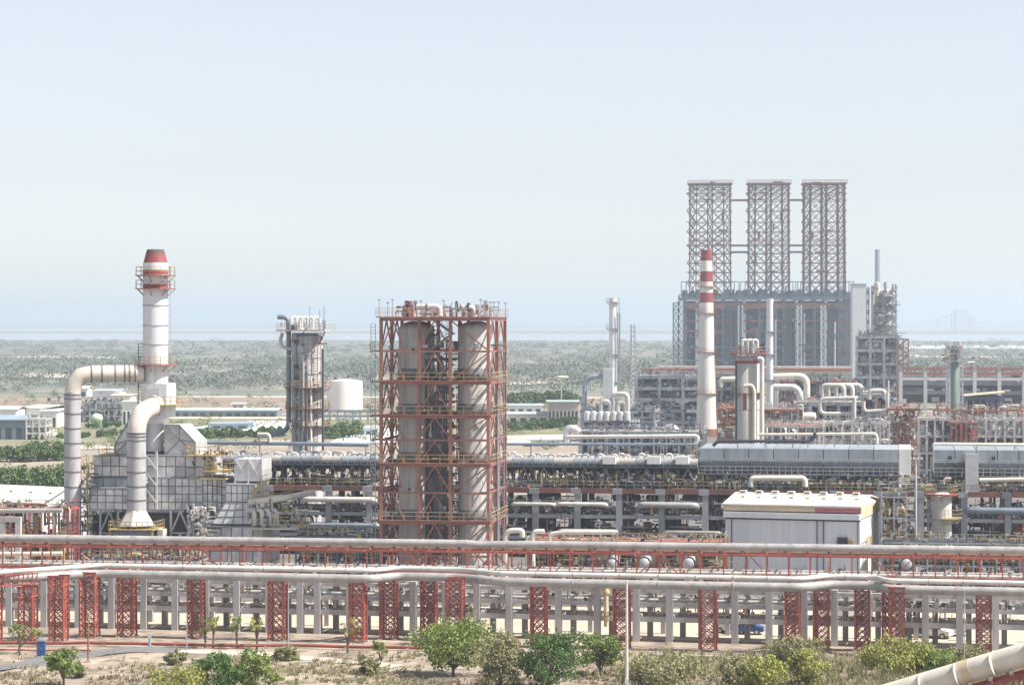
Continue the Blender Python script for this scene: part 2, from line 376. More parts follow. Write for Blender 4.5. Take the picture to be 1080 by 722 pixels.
# the plant yard, and the dry rough ground this side of the pipe line
sheet('plant_yard', [(-160, 304, 0), (160, 245, 0), (260, 470, 0), (-95, 520, 0), (-160, 470, 0)], 'yard')
sheet('plant_floor', [(-160, 337, 0.03), (160, 290, 0.03), (260, 470, 0.03), (-95, 520, 0.03), (-160, 470, 0.03)], 'plant_floor')
def soil_z(x, y):
    yl = 276.0 - math.tan(TL) * x                   # the pipe line
    e = min(1.0, max(0.0, (yl - 4 - y) / 10.0))
    n = noise.fractal(Vector((x * .09, y * .13, 1.3)), 1.0, 2.0, 5)
    b = 1.4 * math.exp(-((x - 31) / 6.0) ** 2 - ((y - 250) / 5.0) ** 2)
    return 0.02 + e * (0.28 * n + 0.12 + b)
def soil():
    mb = MB(); nx, ny = 170, 110
    for j in range(ny + 1):
        for i in range(nx + 1):
            x = -95 + 190 * i / nx; y0 = 160.0; y1 = 283.5 - math.tan(TL) * x
            y = y0 + (y1 - y0) * (j / ny) ** 0.7
            mb.v.append((x, y, soil_z(x, y)))
    for j in range(ny):
        for i in range(nx):
            a = j * (nx + 1) + i; mb.f.append([a, a + 1, a + nx + 2, a + nx + 1]); mb.sm.append(True)
    o = bpy.data.objects.new('rough_ground', mb.mesh('rough_ground', M['soil'])); COL.objects.link(o); o['kind'] = 'structure'
soil()
def ribbon(name, uv, w, m, z=0.05, drop=True):
    mb = MB(); pts = [G(u, v) for u, v in uv]
    fine = []
    for a, b in zip(pts, pts[1:]):
        for k in range(8): fine.append(a.lerp(b, k / 8))
    fine.append(pts[-1])
    for i, p in enumerate(fine):
        d = (fine[min(i + 1, len(fine) - 1)] - fine[max(i - 1, 0)]).normalized(); nrm = Vector((-d.y, d.x, 0))
        for s in (-1, 1):
            q = p + nrm * s * w / 2; mb.v.append((q.x, q.y, soil_z(p.x, p.y) + z))
    for i in range(len(fine) - 1): mb.f.append([2 * i, 2 * i + 2, 2 * i + 3, 2 * i + 1]); mb.sm.append(False)
    o = bpy.data.objects.new(name, mb.mesh(name, M[m])); COL.objects.link(o); o['kind'] = 'structure'
ribbon('road', [(-60, 715), (0, 706), (50, 697), (105, 690), (150, 688.5), (190, 689)], 4.2, 'asphalt', 0.12)
ribbon('path', [(186, 689), (260, 691), (340, 696), (420, 703)], 2.6, 'pale_dirt', 0.10)

# ------------------------------------------------------------------ leaves
def leafy(mb, c, rad, n, size, rng, flat=0.75):
    for _ in range(n):
        while True:
            d = Vector((rng.uniform(-1, 1), rng.uniform(-1, 1), rng.uniform(-1, 1)))
            if d.length < 1: break
        d = d.normalized() * (d.length ** 0.6)
        p = Vector(c) + Vector((d.x * rad[0], d.y * rad[1], d.z * rad[2]))
        nrm = (Vector((rng.gauss(0, .7), rng.gauss(0, .7), rng.gauss(.3, .7))) + d * .6).normalized()
        a = nrm.orthogonal().normalized(); a.rotate(Matrix.Rotation(rng.uniform(0, 6.28), 3, nrm)); b = nrm.cross(a)
        s = size * rng.uniform(.6, 1.3)
        mb.add([p - a * s - b * s * .35, p + a * s * .1 - b * s * .6, p + a * s, p + b * s * .55], [(0, 1, 2, 3)])
def crown_points(rng, rx, ry, rz, zc, n):
    o = []
    for i in range(n):
        a = rng.uniform(0, 6.283); e = rng.uniform(-.95, 1.0); k = rng.uniform(.45, 1.0) * (1 + .25 * math.sin(a * 3 + rng.random()))
        ce = math.sqrt(max(0, 1 - e * e * .8))
        o.append(Vector((rx * k * ce * math.cos(a), ry * k * ce * math.sin(a), zc + rz * e * rng.uniform(.7, 1.05))))
    return o
def tree(name, label, cat, u, vb, wpx, hpx, m, seed, group=None, dens=1.0, stem=0.25, leaf=0.15, lean=0.0, sparse=False, y=None):
    rng = random.Random(seed)
    base = G(u, vb); base.z = soil_z(base.x, base.y) - 0.05
    mpp = base.y / F; w = wpx * mpp; h = hpx * mpp
    t = T(name, label, cat, base, group)
    tb = MB(); zc = h * (stem + (1 - stem) * .52); rz = h * (1 - stem) * .47
    cs = crown_points(rng, w * .46, w * .40, rz * .95, zc, int((18 if sparse else 44) * max(.6, w / 6)))
    r0 = max(.05, h * .028)
    fork = Vector((lean * h * .2, 0, h * stem * .8))
    tb.tube([(0, 0, -.2), (0, 0, 0), fork * .6 + Vector((rng.uniform(-.1, .1), 0, 0)), fork], [r0 * 1.5, r0 * 1.2, r0, r0 * .8], 7)
    for c in cs[:12 if not sparse else 9]:
        mid = fork.lerp(c, .5) + Vector((rng.uniform(-.25, .25), rng.uniform(-.2, .2), rng.uniform(0, .2))) * h * .15
        tb.tube([fork * rng.uniform(.55, .98), mid, c], [r0 * .55, r0 * .35, r0 * .12], 5)
    for _ in range(int(14 if not sparse else 5)):          # bare twigs poking out of the crown
        c = rng.choice(cs); d = (c - Vector((0, 0, zc * .6))).normalized() + Vector((rng.gauss(0, .3), rng.gauss(0, .3), rng.uniform(0, .5)))
        tb.tube([c, c + d * w * rng.uniform(.08, .2)], [r0 * .14, r0 * .06], 4)
    t.mesh('trunk', tb, 'bark')
    cb = MB()
    for c in cs:
        rr = w * rng.uniform(.12, .21) * (0.8 if sparse else 1)
        leafy(cb, c, (rr, rr, rr * .75), int(dens * (44 if sparse else 105) * rng.uniform(.7, 1.2)), leaf, rng)
    for c in rng.sample(cs, len(cs) // 3):                  # ragged sprigs at the outline
        d = Vector((c.x, c.y, (c.z - zc) * 1.2 + .3)); d = d.normalized() if d.length > .01 else Vector((0, 0, 1))
        for k in range(3): rr = w * .05; leafy(cb, c + d * w * (.1 + .045 * k), (rr, rr, rr), 8, leaf * .9, rng)
    t.mesh('crown', cb, m)
    return t

def belt(name, label, uvs, hpx, m, seed, n, leaf=0.6):       # a strip of far trees that reads as one mass
    rng = random.Random(seed); mb = MB()
    for _ in range(n):
        k = rng.random() * (len(uvs) - 1); i = int(k); f = k - i
        u = uvs[i][0] * (1 - f) + uvs[i + 1][0] * f; v = uvs[i][1] * (1 - f) + uvs[i + 1][1] * f
        p = G(u, v + rng.uniform(-1.2, .4)); mpp = p.y / F; h = hpx * mpp * rng.uniform(.65, 1.15); w = h * rng.uniform(.45, .8)
        mb.bar((p.x, p.y, -.3), (p.x, p.y, h * .6), h * .05)
        for q in crown_points(rng, w * .6, w * .6, h * .38, h * .55, 6):
            leafy(mb, (p.x + q.x, p.y + q.y, max(h * .12, q.z)), (w * .34, w * .34, h * .18), 34, leaf * mpp * 2.6, rng)
    o = bpy.data.objects.new(name, mb.mesh(name, M[m])); COL.objects.link(o)
    tagp(o, label, 'trees', None, 'stuff')

def scrub(seed, n, m, label, zoff, thr):
    rng = random.Random(seed); mb = MB()
    for _ in range(n):
        v = 360.5 + 53 * rng.random() ** 1.1; u = rng.uniform(-60, 1140)
        d = noise.noise(Vector((u * .012, v * .10, zoff))) + .6 * noise.noise(Vector((u * .05, v * .3, zoff + 3)))
        if d < thr and rng.random() < .93: continue
        if v > 408 and rng.random() < .6: continue
        p = G(u, v); big = 1.0 + rng.random() ** 6 * 1.6
        h = rng.uniform(1.4, 3.6) * big; w = h * rng.uniform(1.2, 3.6)
        for _ in range(3):
            q = p + Vector((rng.uniform(-1, 1) * w * .5, rng.uniform(-1, 1) * w * .5, h * rng.uniform(.3, .65)))
            leafy(mb, q, (w * .5, w * .5, h * .36), 16, h * .15, rng)
    o = bpy.data.objects.new('scrub', mb.mesh('scrub', M[m])); COL.objects.link(o)
    tagp(o, label, 'scrub', None, 'stuff')
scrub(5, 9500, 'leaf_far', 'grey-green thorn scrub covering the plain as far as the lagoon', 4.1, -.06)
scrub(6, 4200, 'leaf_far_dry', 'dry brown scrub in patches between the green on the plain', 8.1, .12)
gpatch('clearing', [(230, 398), (420, 400), (400, 395), (250, 394)], 'pale_dirt', .02)
gpatch('clearing', [(-20, 396), (90, 399), (120, 395), (10, 392)], 'pale_dirt', .02)
gpatch('clearing', [(535, 406), (600, 404), (590, 401), (540, 402)], 'pale_dirt', .02)
gpatch('clearing', [(180, 384), (330, 383), (310, 380.5), (200, 381.5)], 'dirt', .02)
gpatch('clearing', [(540, 383), (690, 386), (680, 382.5), (560, 380)], 'dirt', .02)
gpatch('clearing', [(0, 377), (130, 378), (120, 375.6), (20, 375)], 'pale_dirt', .02)
gpatch('clearing', [(940, 376), (1100, 378), (1100, 375.5), (960, 374)], 'pale_dirt', .02)
def low_scrub():
    rng = random.Random(15); mb = MB()
    for _ in range(2600):
        v = rng.uniform(413, 474); u = rng.uniform(-20, 640) if rng.random() < .8 else rng.uniform(640, 1100)
        if noise.noise(Vector((u * .03, v * .15, 9.1))) < .0: continue
        p = G(u, v); h = rng.uniform(.8, 2.6); w = h * rng.uniform(.8, 1.8)
        leafy(mb, p + Vector((0, 0, h * .4)), (w * .5, w * .5, h * .5), 22, h * .15, rng)
    o = bpy.data.objects.new('low_scrub', mb.mesh('low_scrub', M['leaf_belt'])); COL.objects.link(o)
    tagp(o, 'low green scrub dotted over the fields behind the plant', 'scrub', None, 'stuff')
low_scrub()

belt('tree_belt', 'dense green tree belt behind the left duct, nearer the blue shed', [(-30, 486), (30, 486), (78, 484)], 17, 'leaf_belt', 21, 90)
belt('tree_belt', 'broad tree belt behind the long cream-roofed warehouse', [(-30, 520), (20, 519), (72, 516)], 25, 'leaf_belt', 22, 80)
belt('tree_belt', 'low trees behind the tall reactor at its right foot', [(338, 462), (378, 461)], 15, 'leaf_belt', 23, 26)
belt('tree_belt', 'low hedge of trees behind the left end of the long pipe rack', [(196, 462), (262, 461), (300, 460)], 9, 'leaf_belt', 24, 60)
belt('tree_belt', 'green tree row beyond the red tower, above the teal shed', [(534, 427), (575, 425), (612, 426)], 12, 'leaf_belt', 25, 60)
belt('tree_belt', 'green hedge in front of the low white sheds beyond the red tower', [(534, 454), (570, 452), (606, 449)], 9, 'leaf_belt', 26, 60)
belt('tree_belt', 'scattered trees round the distant white works at left', [(85, 452), (140, 450), (170, 455)], 6, 'leaf_belt', 27, 30)
belt('tree_belt', 'low green verge along the track behind the left duct', [(60, 463), (110, 460), (140, 458)], 6, 'leaf_belt', 28, 34)
# ------------------------------------------------------------------ near: pipe line on red trestles
FT = Fr(540, 274.5, TL)                                 # the trestle line
def lacing_mesh(w, d, h, pan, t=0.075):
    mb = MB(); n = max(2, round(h / pan)); dz = h / n
    for i in range(n):
        z0 = i * dz; z1 = z0 + dz
        for y in (-d / 2, d / 2):
            mb.bar((-w / 2, y, z0), (0, y, z1), t); mb.bar((0, y, z1), (w / 2, y, z0), t)
            mb.bar((-w / 2, y, z1), (0, y, z0), t); mb.bar((0, y, z0), (w / 2, y, z1), t)
            mb.bar((-w / 2, y, z1), (w / 2, y, z1), t * .8)
        for x in (-w / 2, w / 2):
            mb.bar((x, -d / 2, z0), (x, d / 2, z1), t); mb.bar((x, d / 2, z0), (x, -d / 2, z1), t)
            mb.bar((x, -d / 2, z1), (x, d / 2, z1), t * .8)
    return mb.mesh('lacing', M['red_steel'])
LACE = {}
def trestle(u, yl, wpx, htop, label, rz=0.0, name='pipe_trestle'):
    x = FT.x(u, yl); wp = FT.mat() @ Vector((x, yl, 0)); w = wpx * wp.y / F
    fr = Fr(540 + wp.x / wp.y * F, wp.y, TL + rz)
    t = T(name, label, 'trestle', fr, 'red lattice trestles under the pipe line')
    pan = R.choice((.54, .62, .72)); key = (round(w, 1), round(htop, 1), pan)
    if key not in LACE: LACE[key] = lacing_mesh(w - .1, w - .1, htop - .3, pan, R.choice((.068, .075, .085)))
    for sx in (-1, 1):
        for sy in (-1, 1):
            t.bar('leg', (sx * w / 2, sy * w / 2, .1), (sx * w / 2, sy * w / 2, htop), .17, 'red_steel')
            t.box('base_plate', (sx * w / 2, sy * w / 2, .05), (.5, .5, .14), 'old_concrete')
    t.part('lacing', LACE[key], Matrix.Translation((0, 0, .15)), kind='stuff')
    for sy in (-1, 1): t.bar('head_beam', (-w / 2 - .2, sy * w / 2, htop), (w / 2 + .2, sy * w / 2, htop), .16, 'red_steel', .22)
    for sx in (-1, 1): t.bar('head_beam', (sx * w / 2, -w / 2 - .35, htop - .95), (sx * w / 2, w / 2 + .35, htop - .95), .16, 'red_steel', .2)
    return t
TR = [(62, -5.0, 15, 7.1, 'red lattice trestle beside the blue cabinet, second from the photo edge'),
      (94.5, -1.5, 16, 7.2, 'red lattice trestle at the pipe line bend behind the thin lamp pole'),
      (134, 0, 15.5, 7.2, 'red lattice trestle just past the pipe bend, under the flared duct'),
      (207, 0, 14.5, 7.2, 'red lattice trestle with young saplings at its right foot, below the hopper'),
      (293, 0, 16, 7.2, 'red lattice trestle at the right end of the sapling row'),
      (377.5, 0, 15, 7.2, 'red lattice trestle next left of the first pipe jog, sapling at its foot'),
      (410, 3.4, 15.5, 7.2, 'red lattice trestle under the first kink of the pipe line'),
      (452.5, 3.6, 14.5, 7.2, 'red lattice trestle rising behind the big round tree, the slimmer of two'),
      (480, -.8, 16.5, 7.2, 'red lattice trestle above the big round tree where two pipe lengths overlap'),
      (568.5, 0, 15, 7.2, 'red lattice trestle behind the dark green bush right of the red tower'),
      (656, 0, 15.5, 7.2, 'red lattice trestle with the white pole in front of it'),
      (746.5, 0, 16.5, 7.2, 'red lattice trestle in front of the white shed front corner'),
      (836, 0, 14.5, 7.2, 'red lattice trestle left of the pipe kink under the white shed'),
      (866.5, 3.4, 14.5, 7.2, 'red lattice trestle right of the pipe kink under the white shed'),
      (909.5, 3.6, 14.5, 7.2, 'single red lattice trestle left of the doubled one, below the bright gable end'),
      (935.5, 3.2, 9, 7.2, 'narrow red lattice trestle half hidden at the doubled trestle'),
      (946, -.5, 14.5, 7.2, 'front red lattice trestle of the doubled pair'),
      (1037.5, 0, 15, 7.2, 'red lattice trestle at the right, just above the near cream pipe')]
for u, yl, w, h, lab in TR: trestle(u, yl, w, h, lab)
trestle(29.5, -6.5, 15, 6.0, 'shorter red lattice trestle under the red girder at the left edge')
trestle(-8, -8.5, 15, 6.4, 'red lattice trestle at the very edge left of the red girder')

def pxrun(fr, uy, z): return [Vector((fr.x(u, yl), yl, z)) for u, yl in uy]
UP = [(-60, -14.0), (105, .3), (392, .3), (417, 3.6), (484, 3.6), (524, .1), (843, .3), (870, 3.6), (924, 3.6), (935, .3), (1180, .3)]
def pipeline(name, label, runs, z, r, m, fl, sh=0.0):
    t = T(name, label, 'pipe', FT)
    for run in runs:
        t.pipe('pipe', pxrun(FT, [(u, y + sh) for u, y in run], z), r, m, rad=1.2, n=14)
    for u in fl:
        for run in runs:
            for (a, ya), (b, yb) in zip(run, run[1:]):
                if a <= u < b and abs(ya - yb) < .5:
                    x = FT.x(u, ya + sh); t.cyl('joint_band', (x - .05, ya + sh, z), (x + .05, ya + sh, z), r + .012, 'old_concrete', 32)
    return t
ub = [u + R.uniform(-6, 6) for u in range(115, 1080, 41)]
pipeline('pipe', 'slim pale pipe on top of the red trestles, running the whole width', [UP], 7.80, 0.27, 'pipe_white', ub, -.1)
pipeline('pipe', 'thick grey pipe slung below the slim one along the red trestles',
         [[(-60, -12.6), (103, -.8), (392, -.8), (418, 2.6), (484, 2.6), (528, -1.0), (845, -.8), (872, 2.6), (925, 2.6), (938, -.8), (1180, -.8)]], 7.0, 0.47, 'pipe_grey', ub[::2], 0)
pipeline('pipe', 'thin brown pipe seen between the two long trestle pipes', [[(110, 1.0), (395, 1.0), (418, 4.4), (484, 4.4), (526, 1.0), (843, 1.0), (870, 4.4), (925, 4.4), (938, 1.0), (1180, 1.0)]], 7.12, 0.11, 'rust_red', [], .6)

# red girder at the left edge carrying the pipes
g = T('pipe_girder', 'red steel girder with close posts carrying pipes at the left edge', 'girder', FT)
a = Vector((FT.x(-30, -10.4), -10.4, 6.25)); b = Vector((FT.x(38, -6.9), -6.9, 6.45))
for dz in (0, 1.05): g.bar('chord', a + Vector((0, 0, dz)), b + Vector((0, 0, dz)), .16, 'red_steel')
for i in range(15):
    q = a.lerp(b, i / 14); g.bar('post', q, q + Vector((0.15, 0, 1.1)), .1, 'red_steel')

# ------------------------------------------------------------------ concrete pipe rack behind the trestles
FC = Fr(540, 281.5, TL)
rk = T('pipe_rack', 'long grey concrete pipe rack with three tiers behind the red trestles', 'pipe rack', FC)
xs = [FC.x(u) for u in [-28, 10, 47, 83, 118, 152, 185, 218, 250, 284, 317, 335, 369, 404, 436, 470, 503, 537, 589, 630, 671, 706, 741, 775, 811, 848, 880, 915, 948, 976, 1012, 1050, 1088, 1124]]
TZ = (2.45, 4.05, 5.55)
for i, x in enumerate(xs):
    for yl, w in ((0, .72), (4.6, .6)):
        xo = x + (0 if yl == 0 else .9)
        rk.span('column', (xo - w / 2, yl - w / 2, -.1), (xo + w / 2, yl + w / 2, 6.05), 'concrete' if yl == 0 else 'old_concrete')
    for k, z in enumerate(TZ):
        rk.span('cross_beam', (x - .22, .37, z - .28), (x + .22, 4.25, z + .22), 'concrete')
    if i + 1 < len(xs):
        x2 = xs[i + 1]
        for k, (z, h) in enumerate(zip(TZ, (.55, .42, .42))):
            rk.span('beam', (x + .37, -.2, z - h / 2), (x2 - .37, .22, z + h / 2), 'concrete')
            rk.span('beam', (x + 1.25, 4.4, z - h / 2), (x2 + .55, 4.75, z + h / 2), 'old_concrete')
        for q in (.5,):
            xm = x * (1 - q) + x2 * q
            for k, z in enumerate(TZ[1:]):
                rk.span('sleeper', (xm - .13, .3, z - .2), (xm + .13, 4.3, z + .18), 'concrete')
        if i % 2 == 0:
            xm = x + .55 * (x2 - x)
            rk.span('rear_post', (xm - .26, 7.0, -.1), (xm + .26, 7.5, 4.2), 'old_concrete')
for z in TZ:
    for q in ((1, 4) if z < 3 else (0, 2, 5, 6)):
        r = R.choice((.10, .14, .17, .22, .26)); yl = .75 + q * .55
        x0, x1 = xs[0], xs[-1]
        if R.random() < .5:
            x1 = xs[R.randrange(8, len(xs))]; x0 = xs[R.randrange(0, 6)]
        rk.cyl('pipe', (x0, yl, z + .2 + r), (x1, yl, z + .2 + r), r, R.choice(('pipe_grey', 'pipe_white', 'pipe_cream', 'vessel_pale', 'pipe_white', 'pipe_grey')), 10)
for i in range(0, len(xs) - 1):                        # loops and drops between the tiers
    for _ in range(3):
        x = U(xs[i] + .5, xs[i + 1] - .5); yl = U(.8, 4.0); r = U(.06, .12); z0, z1 = R.choice(((TZ[0], TZ[1]), (TZ[1], TZ[2])))
        d = R.choice((-.9, .9))
        rk.pipe('drop_pipe', [(x - d, yl, z0 + .45), (x, yl, z0 + .45), (x, yl, z1 + .45), (x + d, yl, z1 + .45)], r, R.choice(('pipe_white', 'pipe_cream', 'pipe_grey', 'rust_red')), n=8, k=3)
    for _ in range(3):
        x = U(xs[i] + .4, xs[i + 1] - .4); z = R.choice(TZ[1:]); yl = U(.4, 1.4)
        rk.box('valve', (x, yl, z + .55), (U(.25, .5), .35, U(.3, .6)), R.choice(('pipe_cream', 'pipe_white', 'yellow_steel', 'dark_steel', 'grey_steel')))
for i in range(len(xs) - 1):
    fittings(rk, xs[i] + .3, xs[i + 1] - .3, .3, 4.2, TZ[1], TZ[2] + .5, 45, ('pipe_white', 'pipe_cream', 'dark_steel'), .08, .26, 100 + i, levels=(TZ[1] + .2, TZ[2] + .2, TZ[0] + .25))
for i in (17, 18):                                     # the rust-stained bay with the tan riser
    pass
tr = T('riser_pipe', 'tan rust-stained riser pipe hung in the concrete rack left of the white pole', 'pipe', FC)
x = FC.x(640); tr.pipe('pipe', [(x, -.5, 5.9), (x, -.5, 4.6), (x, -.5, 1.6)], .26, 'trim_tan'); tr.cyl('collar', (x, -.5, 5.2), (x, -.5, 5.5), .42, 'yellow_steel')
tr.mesh('cage', rail(rail(MB(), [(x - .6, -.8, 2.3), (x + .6, -.8, 2.3), (x + .6, -.1, 2.3)], .9, .06, .4), [(x - .6, -.8, 2.3), (x - .6, -.1, 2.3)], .9, .06, .4), 'yellow_steel', kind='stuff')
tr.span('bracket', (FC.x(588), -.6, 5.85), (FC.x(642), -.3, 6.1), 'rust_red')

# things in the yard behind the rack, half seen between its columns
def pipe_run(name, label, fr, pts, r, m, rad=None, supports=(), sm='grey_steel'):
    t = T(name, label, 'pipe', fr)
    t.pipe('pipe', pts, r, m, rad=rad, n=12)
    for p in supports: t.bar('support', (p[0], p[1], 0), (p[0], p[1], p[2] - r), .16, sm)
    return t
fy = Fr(540, 300.0)
for u, v, r, lab in ((25, 628, .9, 'left end'), (41, 627, .75, 'right end')):
    t = T('horizontal_drum', 'pale lying drum seen between the trestles at the left, %s of the pair' % ('nearer the edge' if u < 30 else 'nearer the bend'), 'drum', fy)
    x = fy.x(u); hdrum(t, 'shell', (x - 1.1, 3, 1.9), (x + 1.0, 3, 1.9), r, 'pipe_grey')
    for q in (-.6, .6): t.box('saddle', (x + q, 3, .6), (.25, 1.0, 1.2), 'old_concrete')
t = T('panel_shelter', 'dark slatted shelter behind the rack at the left bend', 'shelter', fy)
x = fy.x(76); t.span('wall', (x - 1.3, 4, .0), (x + 1.3, 6, 4.6), 'dark_steel'); t.span('roof', (x - 1.6, 3.6, 4.62), (x + 1.6, 6.4, 4.8), 'grey_steel')
for q in (-1.2, -.4, .4, 1.2): t.bar('post', (x + q, 3.9, 0), (x + q, 3.9, 4.6), .14, 'pale_steel')
def crate(u, yl, w, h, m, name, label, cat):
    t = T(name, label, cat, fy); x = fy.x(u, yl)
    t.span('body', (x - w / 2, yl, .15), (x + w / 2, yl + 2.2, h), m)
    t.span('door', (x - w * .3, yl - .05, .3), (x + w * .05, yl - .003, h - .3), 'pale_steel')
    t.span('roof', (x - w / 2 - .1, yl - .15, h + .003), (x + w / 2 + .1, yl + 2.3, h + .12), 'grey_steel')
crate(277, 4, 2.2, 3.7, 'roof_blue', 'site_cabin', 'blue cabin glimpsed between the rack columns by the saplings', 'cabin')
crate(110, 4, 2.4, 2.9, 'green_vessel', 'site_cabin', 'dull green cabin behind the pipe line bend', 'cabin')
crate(372, 6, 2.0, 2.4, 'trim_magenta', 'site_cabin', 'small red cabin in the yard behind the left pipe jog', 'cabin')
crate(888, 6, 3.6, 2.6, 'wall_bright', 'site_cabin', 'white cabin in the yard below the bright gable end', 'cabin')
def car(u, v, col, label, rz=0.0, s=1.0):
    p = G(u, v); t = T('parked_car', label, 'car', Fr(u, p.y, rz), 'vehicles parked in the yard behind the rack')
    prof = [(-2.0, .35), (-2.0, .95), (-1.6, 1.0), (-1.05, 1.5), (.75, 1.5), (1.25, 1.0), (2.0, .85), (2.0, .35)]
    t.mesh('body', MB().prism(prof, -.85, .85), col)
    t.mesh('window', MB().prism([(-1.35, 1.05), (-1.0, 1.42), (.68, 1.42), (1.05, 1.05)], -.86, .86), 'glass_dark')
    for x in (-1.25, 1.25):
        for y in (-.8, .8):
            w = t.cyl('wheel', (x, y - .1, .33), (x, y + .1, .33), .33, 'dark_gap'); t.cyl('rim', (x, y - .12, .33), (x, y + .12, .33), .18, 'pale_steel', 10, parent=w)
    for y in (-.6, .6): t.box('headlight', (2.0, y, .7), (.06, .3, .16), 'pipe_white')
car(773, 667, 'wall_bright', 'white parked car seen between the rack columns below the white shed', .4)
car(787, 668, 'box_blue', 'dark blue parked car beside the white one behind the rack', .2)
car(965, 671, 'dark_steel', 'dark parked car behind the rack right of the doubled trestle', .3)
car(1003, 670, 'grey_steel', 'grey parked car behind the rack towards the right edge', -.2)
car(985, 672, 'wall_bright', 'white parked car between the dark and the grey one behind the rack', .5)

# ------------------------------------------------------------------ red truss bridge with a thick pipe on top
FB = Fr(540, 300.0, math.radians(8.0))
tb = T('truss_bridge', 'long red steel truss bridge above the concrete rack', 'bridge', FB)
zt, zb_, D = 7.75, 5.25, 3.2
bx = [FB.x(-40)]
while bx[-1] < FB.x(1120): bx.append(bx[-1] + U(2.2, 2.75))
for i, x in enumerate(bx):
    for yl in (0, D):
        tb.bar('post', (x, yl, zb_), (x, yl, zt), .15, 'red_steel')
    tb.bar('tie', (x, 0, zt), (x, D, zt), .12, 'red_steel'); tb.bar('tie', (x, 0, zb_), (x, D, zb_), .12, 'red_steel')
    if i + 1 < len(bx):
        x2 = bx[i + 1]
        for yl in (0, D):
            tb.bar('chord', (x, yl, zt), (x2, yl, zt), .2, 'red_steel', .26); tb.bar('chord', (x, yl, zb_), (x2, yl, zb_), .22, 'red_steel', .26)
        if i % 11 in (0, 1) or R.random() < .06:
            a, b = (zb_, zt) if i % 2 else (zt, zb_)
            tb.bar('brace', (x, 0, a), (x2, 0, b), .13, 'red_steel')
        if R.random() < .12: tb.bar('brace', (x, D, zt), (x2, D, zb_), .12, 'red_steel')
        tb.bar('lateral', (x, 0, zb_), (x2, D, zb_), .1, 'red_steel')
        if R.random() < .8: tb.bar('hanger', (x + .8, .05, zb_ - .9), (x + .95, .1, zb_), .1, 'red_steel')
    if i % 4 == 0:
        for yl in (0, D): tb.bar('column', (x, yl, 0), (x, yl, zb_), .32, 'concrete' if i % 8 else 'red_steel')
for q, (yl, z, r, m) in enumerate(((.7, zb_ + .35, .2, 'pipe_white'), (1.5, zb_ + .3, .14, 'rust_red'), (2.3, zb_ + .42, .26, 'pipe_grey'), (2.6, zt + .35, .2, 'pipe_cream'))):
    tb.cyl('pipe', (bx[0], yl, z), (bx[-1], yl, z), r, m, 10)
pb = T('pipe', 'thick grey pipe lying along the top of the red truss bridge', 'pipe', FB)
j = [(-45, .1), (492, .1), (505, -.35), (560, .1), (1125, .1)]
pb.pipe('pipe', [(FB.x(u), .9, 8.6 + d * .3) for u, d in j], .47, 'pipe_grey', rad=1.5, n=16)
for u in range(20, 1080, 47): x = FB.x(u + R.uniform(-5, 5)); pb.cyl('joint_band', (x - .05, .9, 8.63), (x + .05, .9, 8.63), .482, 'old_concrete', 32)
for u in range(0, 1080, 23):
    x = FB.x(u); pb.box('shoe', (x, .9, 8.02), (.3, .5, .26), 'red_steel')

# ------------------------------------------------------------------ near cream pipe at the bottom right, coming down the slope
fittings(tb, bx[0], bx[-1], .2, 2.8, zb_, zt, 900, ('rust_red', 'pipe_white', 'red_steel'), .08, .22, 140, levels=(zb_ + .1, zb_ + .1, zb_ + .5, zt - .1))
np_ = T('near_pipe', 'large cream pipe on a red frame slanting across the bottom right corner', 'pipe', Fr(1000, 188, 0))
f = np_.fr
P0, P1, P2 = f.p(1180, 663, -6), f.p(1080, 689.5, -2), f.p(915, 739, 3)
P3 = P2 + (P2 - P1) * .35; P4 = P3 + Vector((-6, 2, 0))
np_.pipe('pipe', [P0, P1, P2, P3, P4], .86, 'pipe_cream', rad=3, n=48)
d = (P2 - P0).normalized()
c = P1.lerp(P2, .36)
for i in range(7):
    q = P0.lerp(P2, (i + .4) / 7); np_.cyl('weld_seam', q - d * .03, q + d * .03, .868, 'vessel_pale', 48)
np_.cyl('patch', c - d * .45, c + d * .4, .875, 'trim_tan', 48, label='rusty tan repair band')
dn = Vector((0, 0, -1))
for off in (Vector((0, -.7, 0)), Vector((0, .9, 0))):
    a, b = P0 + dn * 1.25 + off, P2 + dn * 1.25 + off
    np_.bar('rail_beam', a, b, .22, 'red_steel', .3); np_.bar('rail_beam', a + dn * 1.6, b + dn * 1.6, .22, 'red_steel', .28)
    for i in range(17):
        q = a.lerp(b, i / 16); np_.bar('post', q, q + dn * 1.6, .14, 'red_steel')
        if i < 16: np_.bar('brace', q, a.lerp(b, (i + 1) / 16) + dn * 1.6, .1, 'red_steel')
for i in range(13):
    q = P0.lerp(P2, i / 12) + dn * 1.12; np_.bar('cross_tie', q + Vector((0, -.9, 0)), q + Vector((0, 1.1, 0)), .16, 'red_steel')
    np_.box('shoe', q + Vector((0, 0, .22)), (.22, .6, .35), 'pipe_white')
for k in (.12, .45, .8, 1.0):
    q = P0.lerp(P2, k) + dn * 2.8
    for off in (-.7, .9): np_.bar('column', (q.x, q.y + off, -.5), (q.x, q.y + off, q.z), .3, 'red_steel')

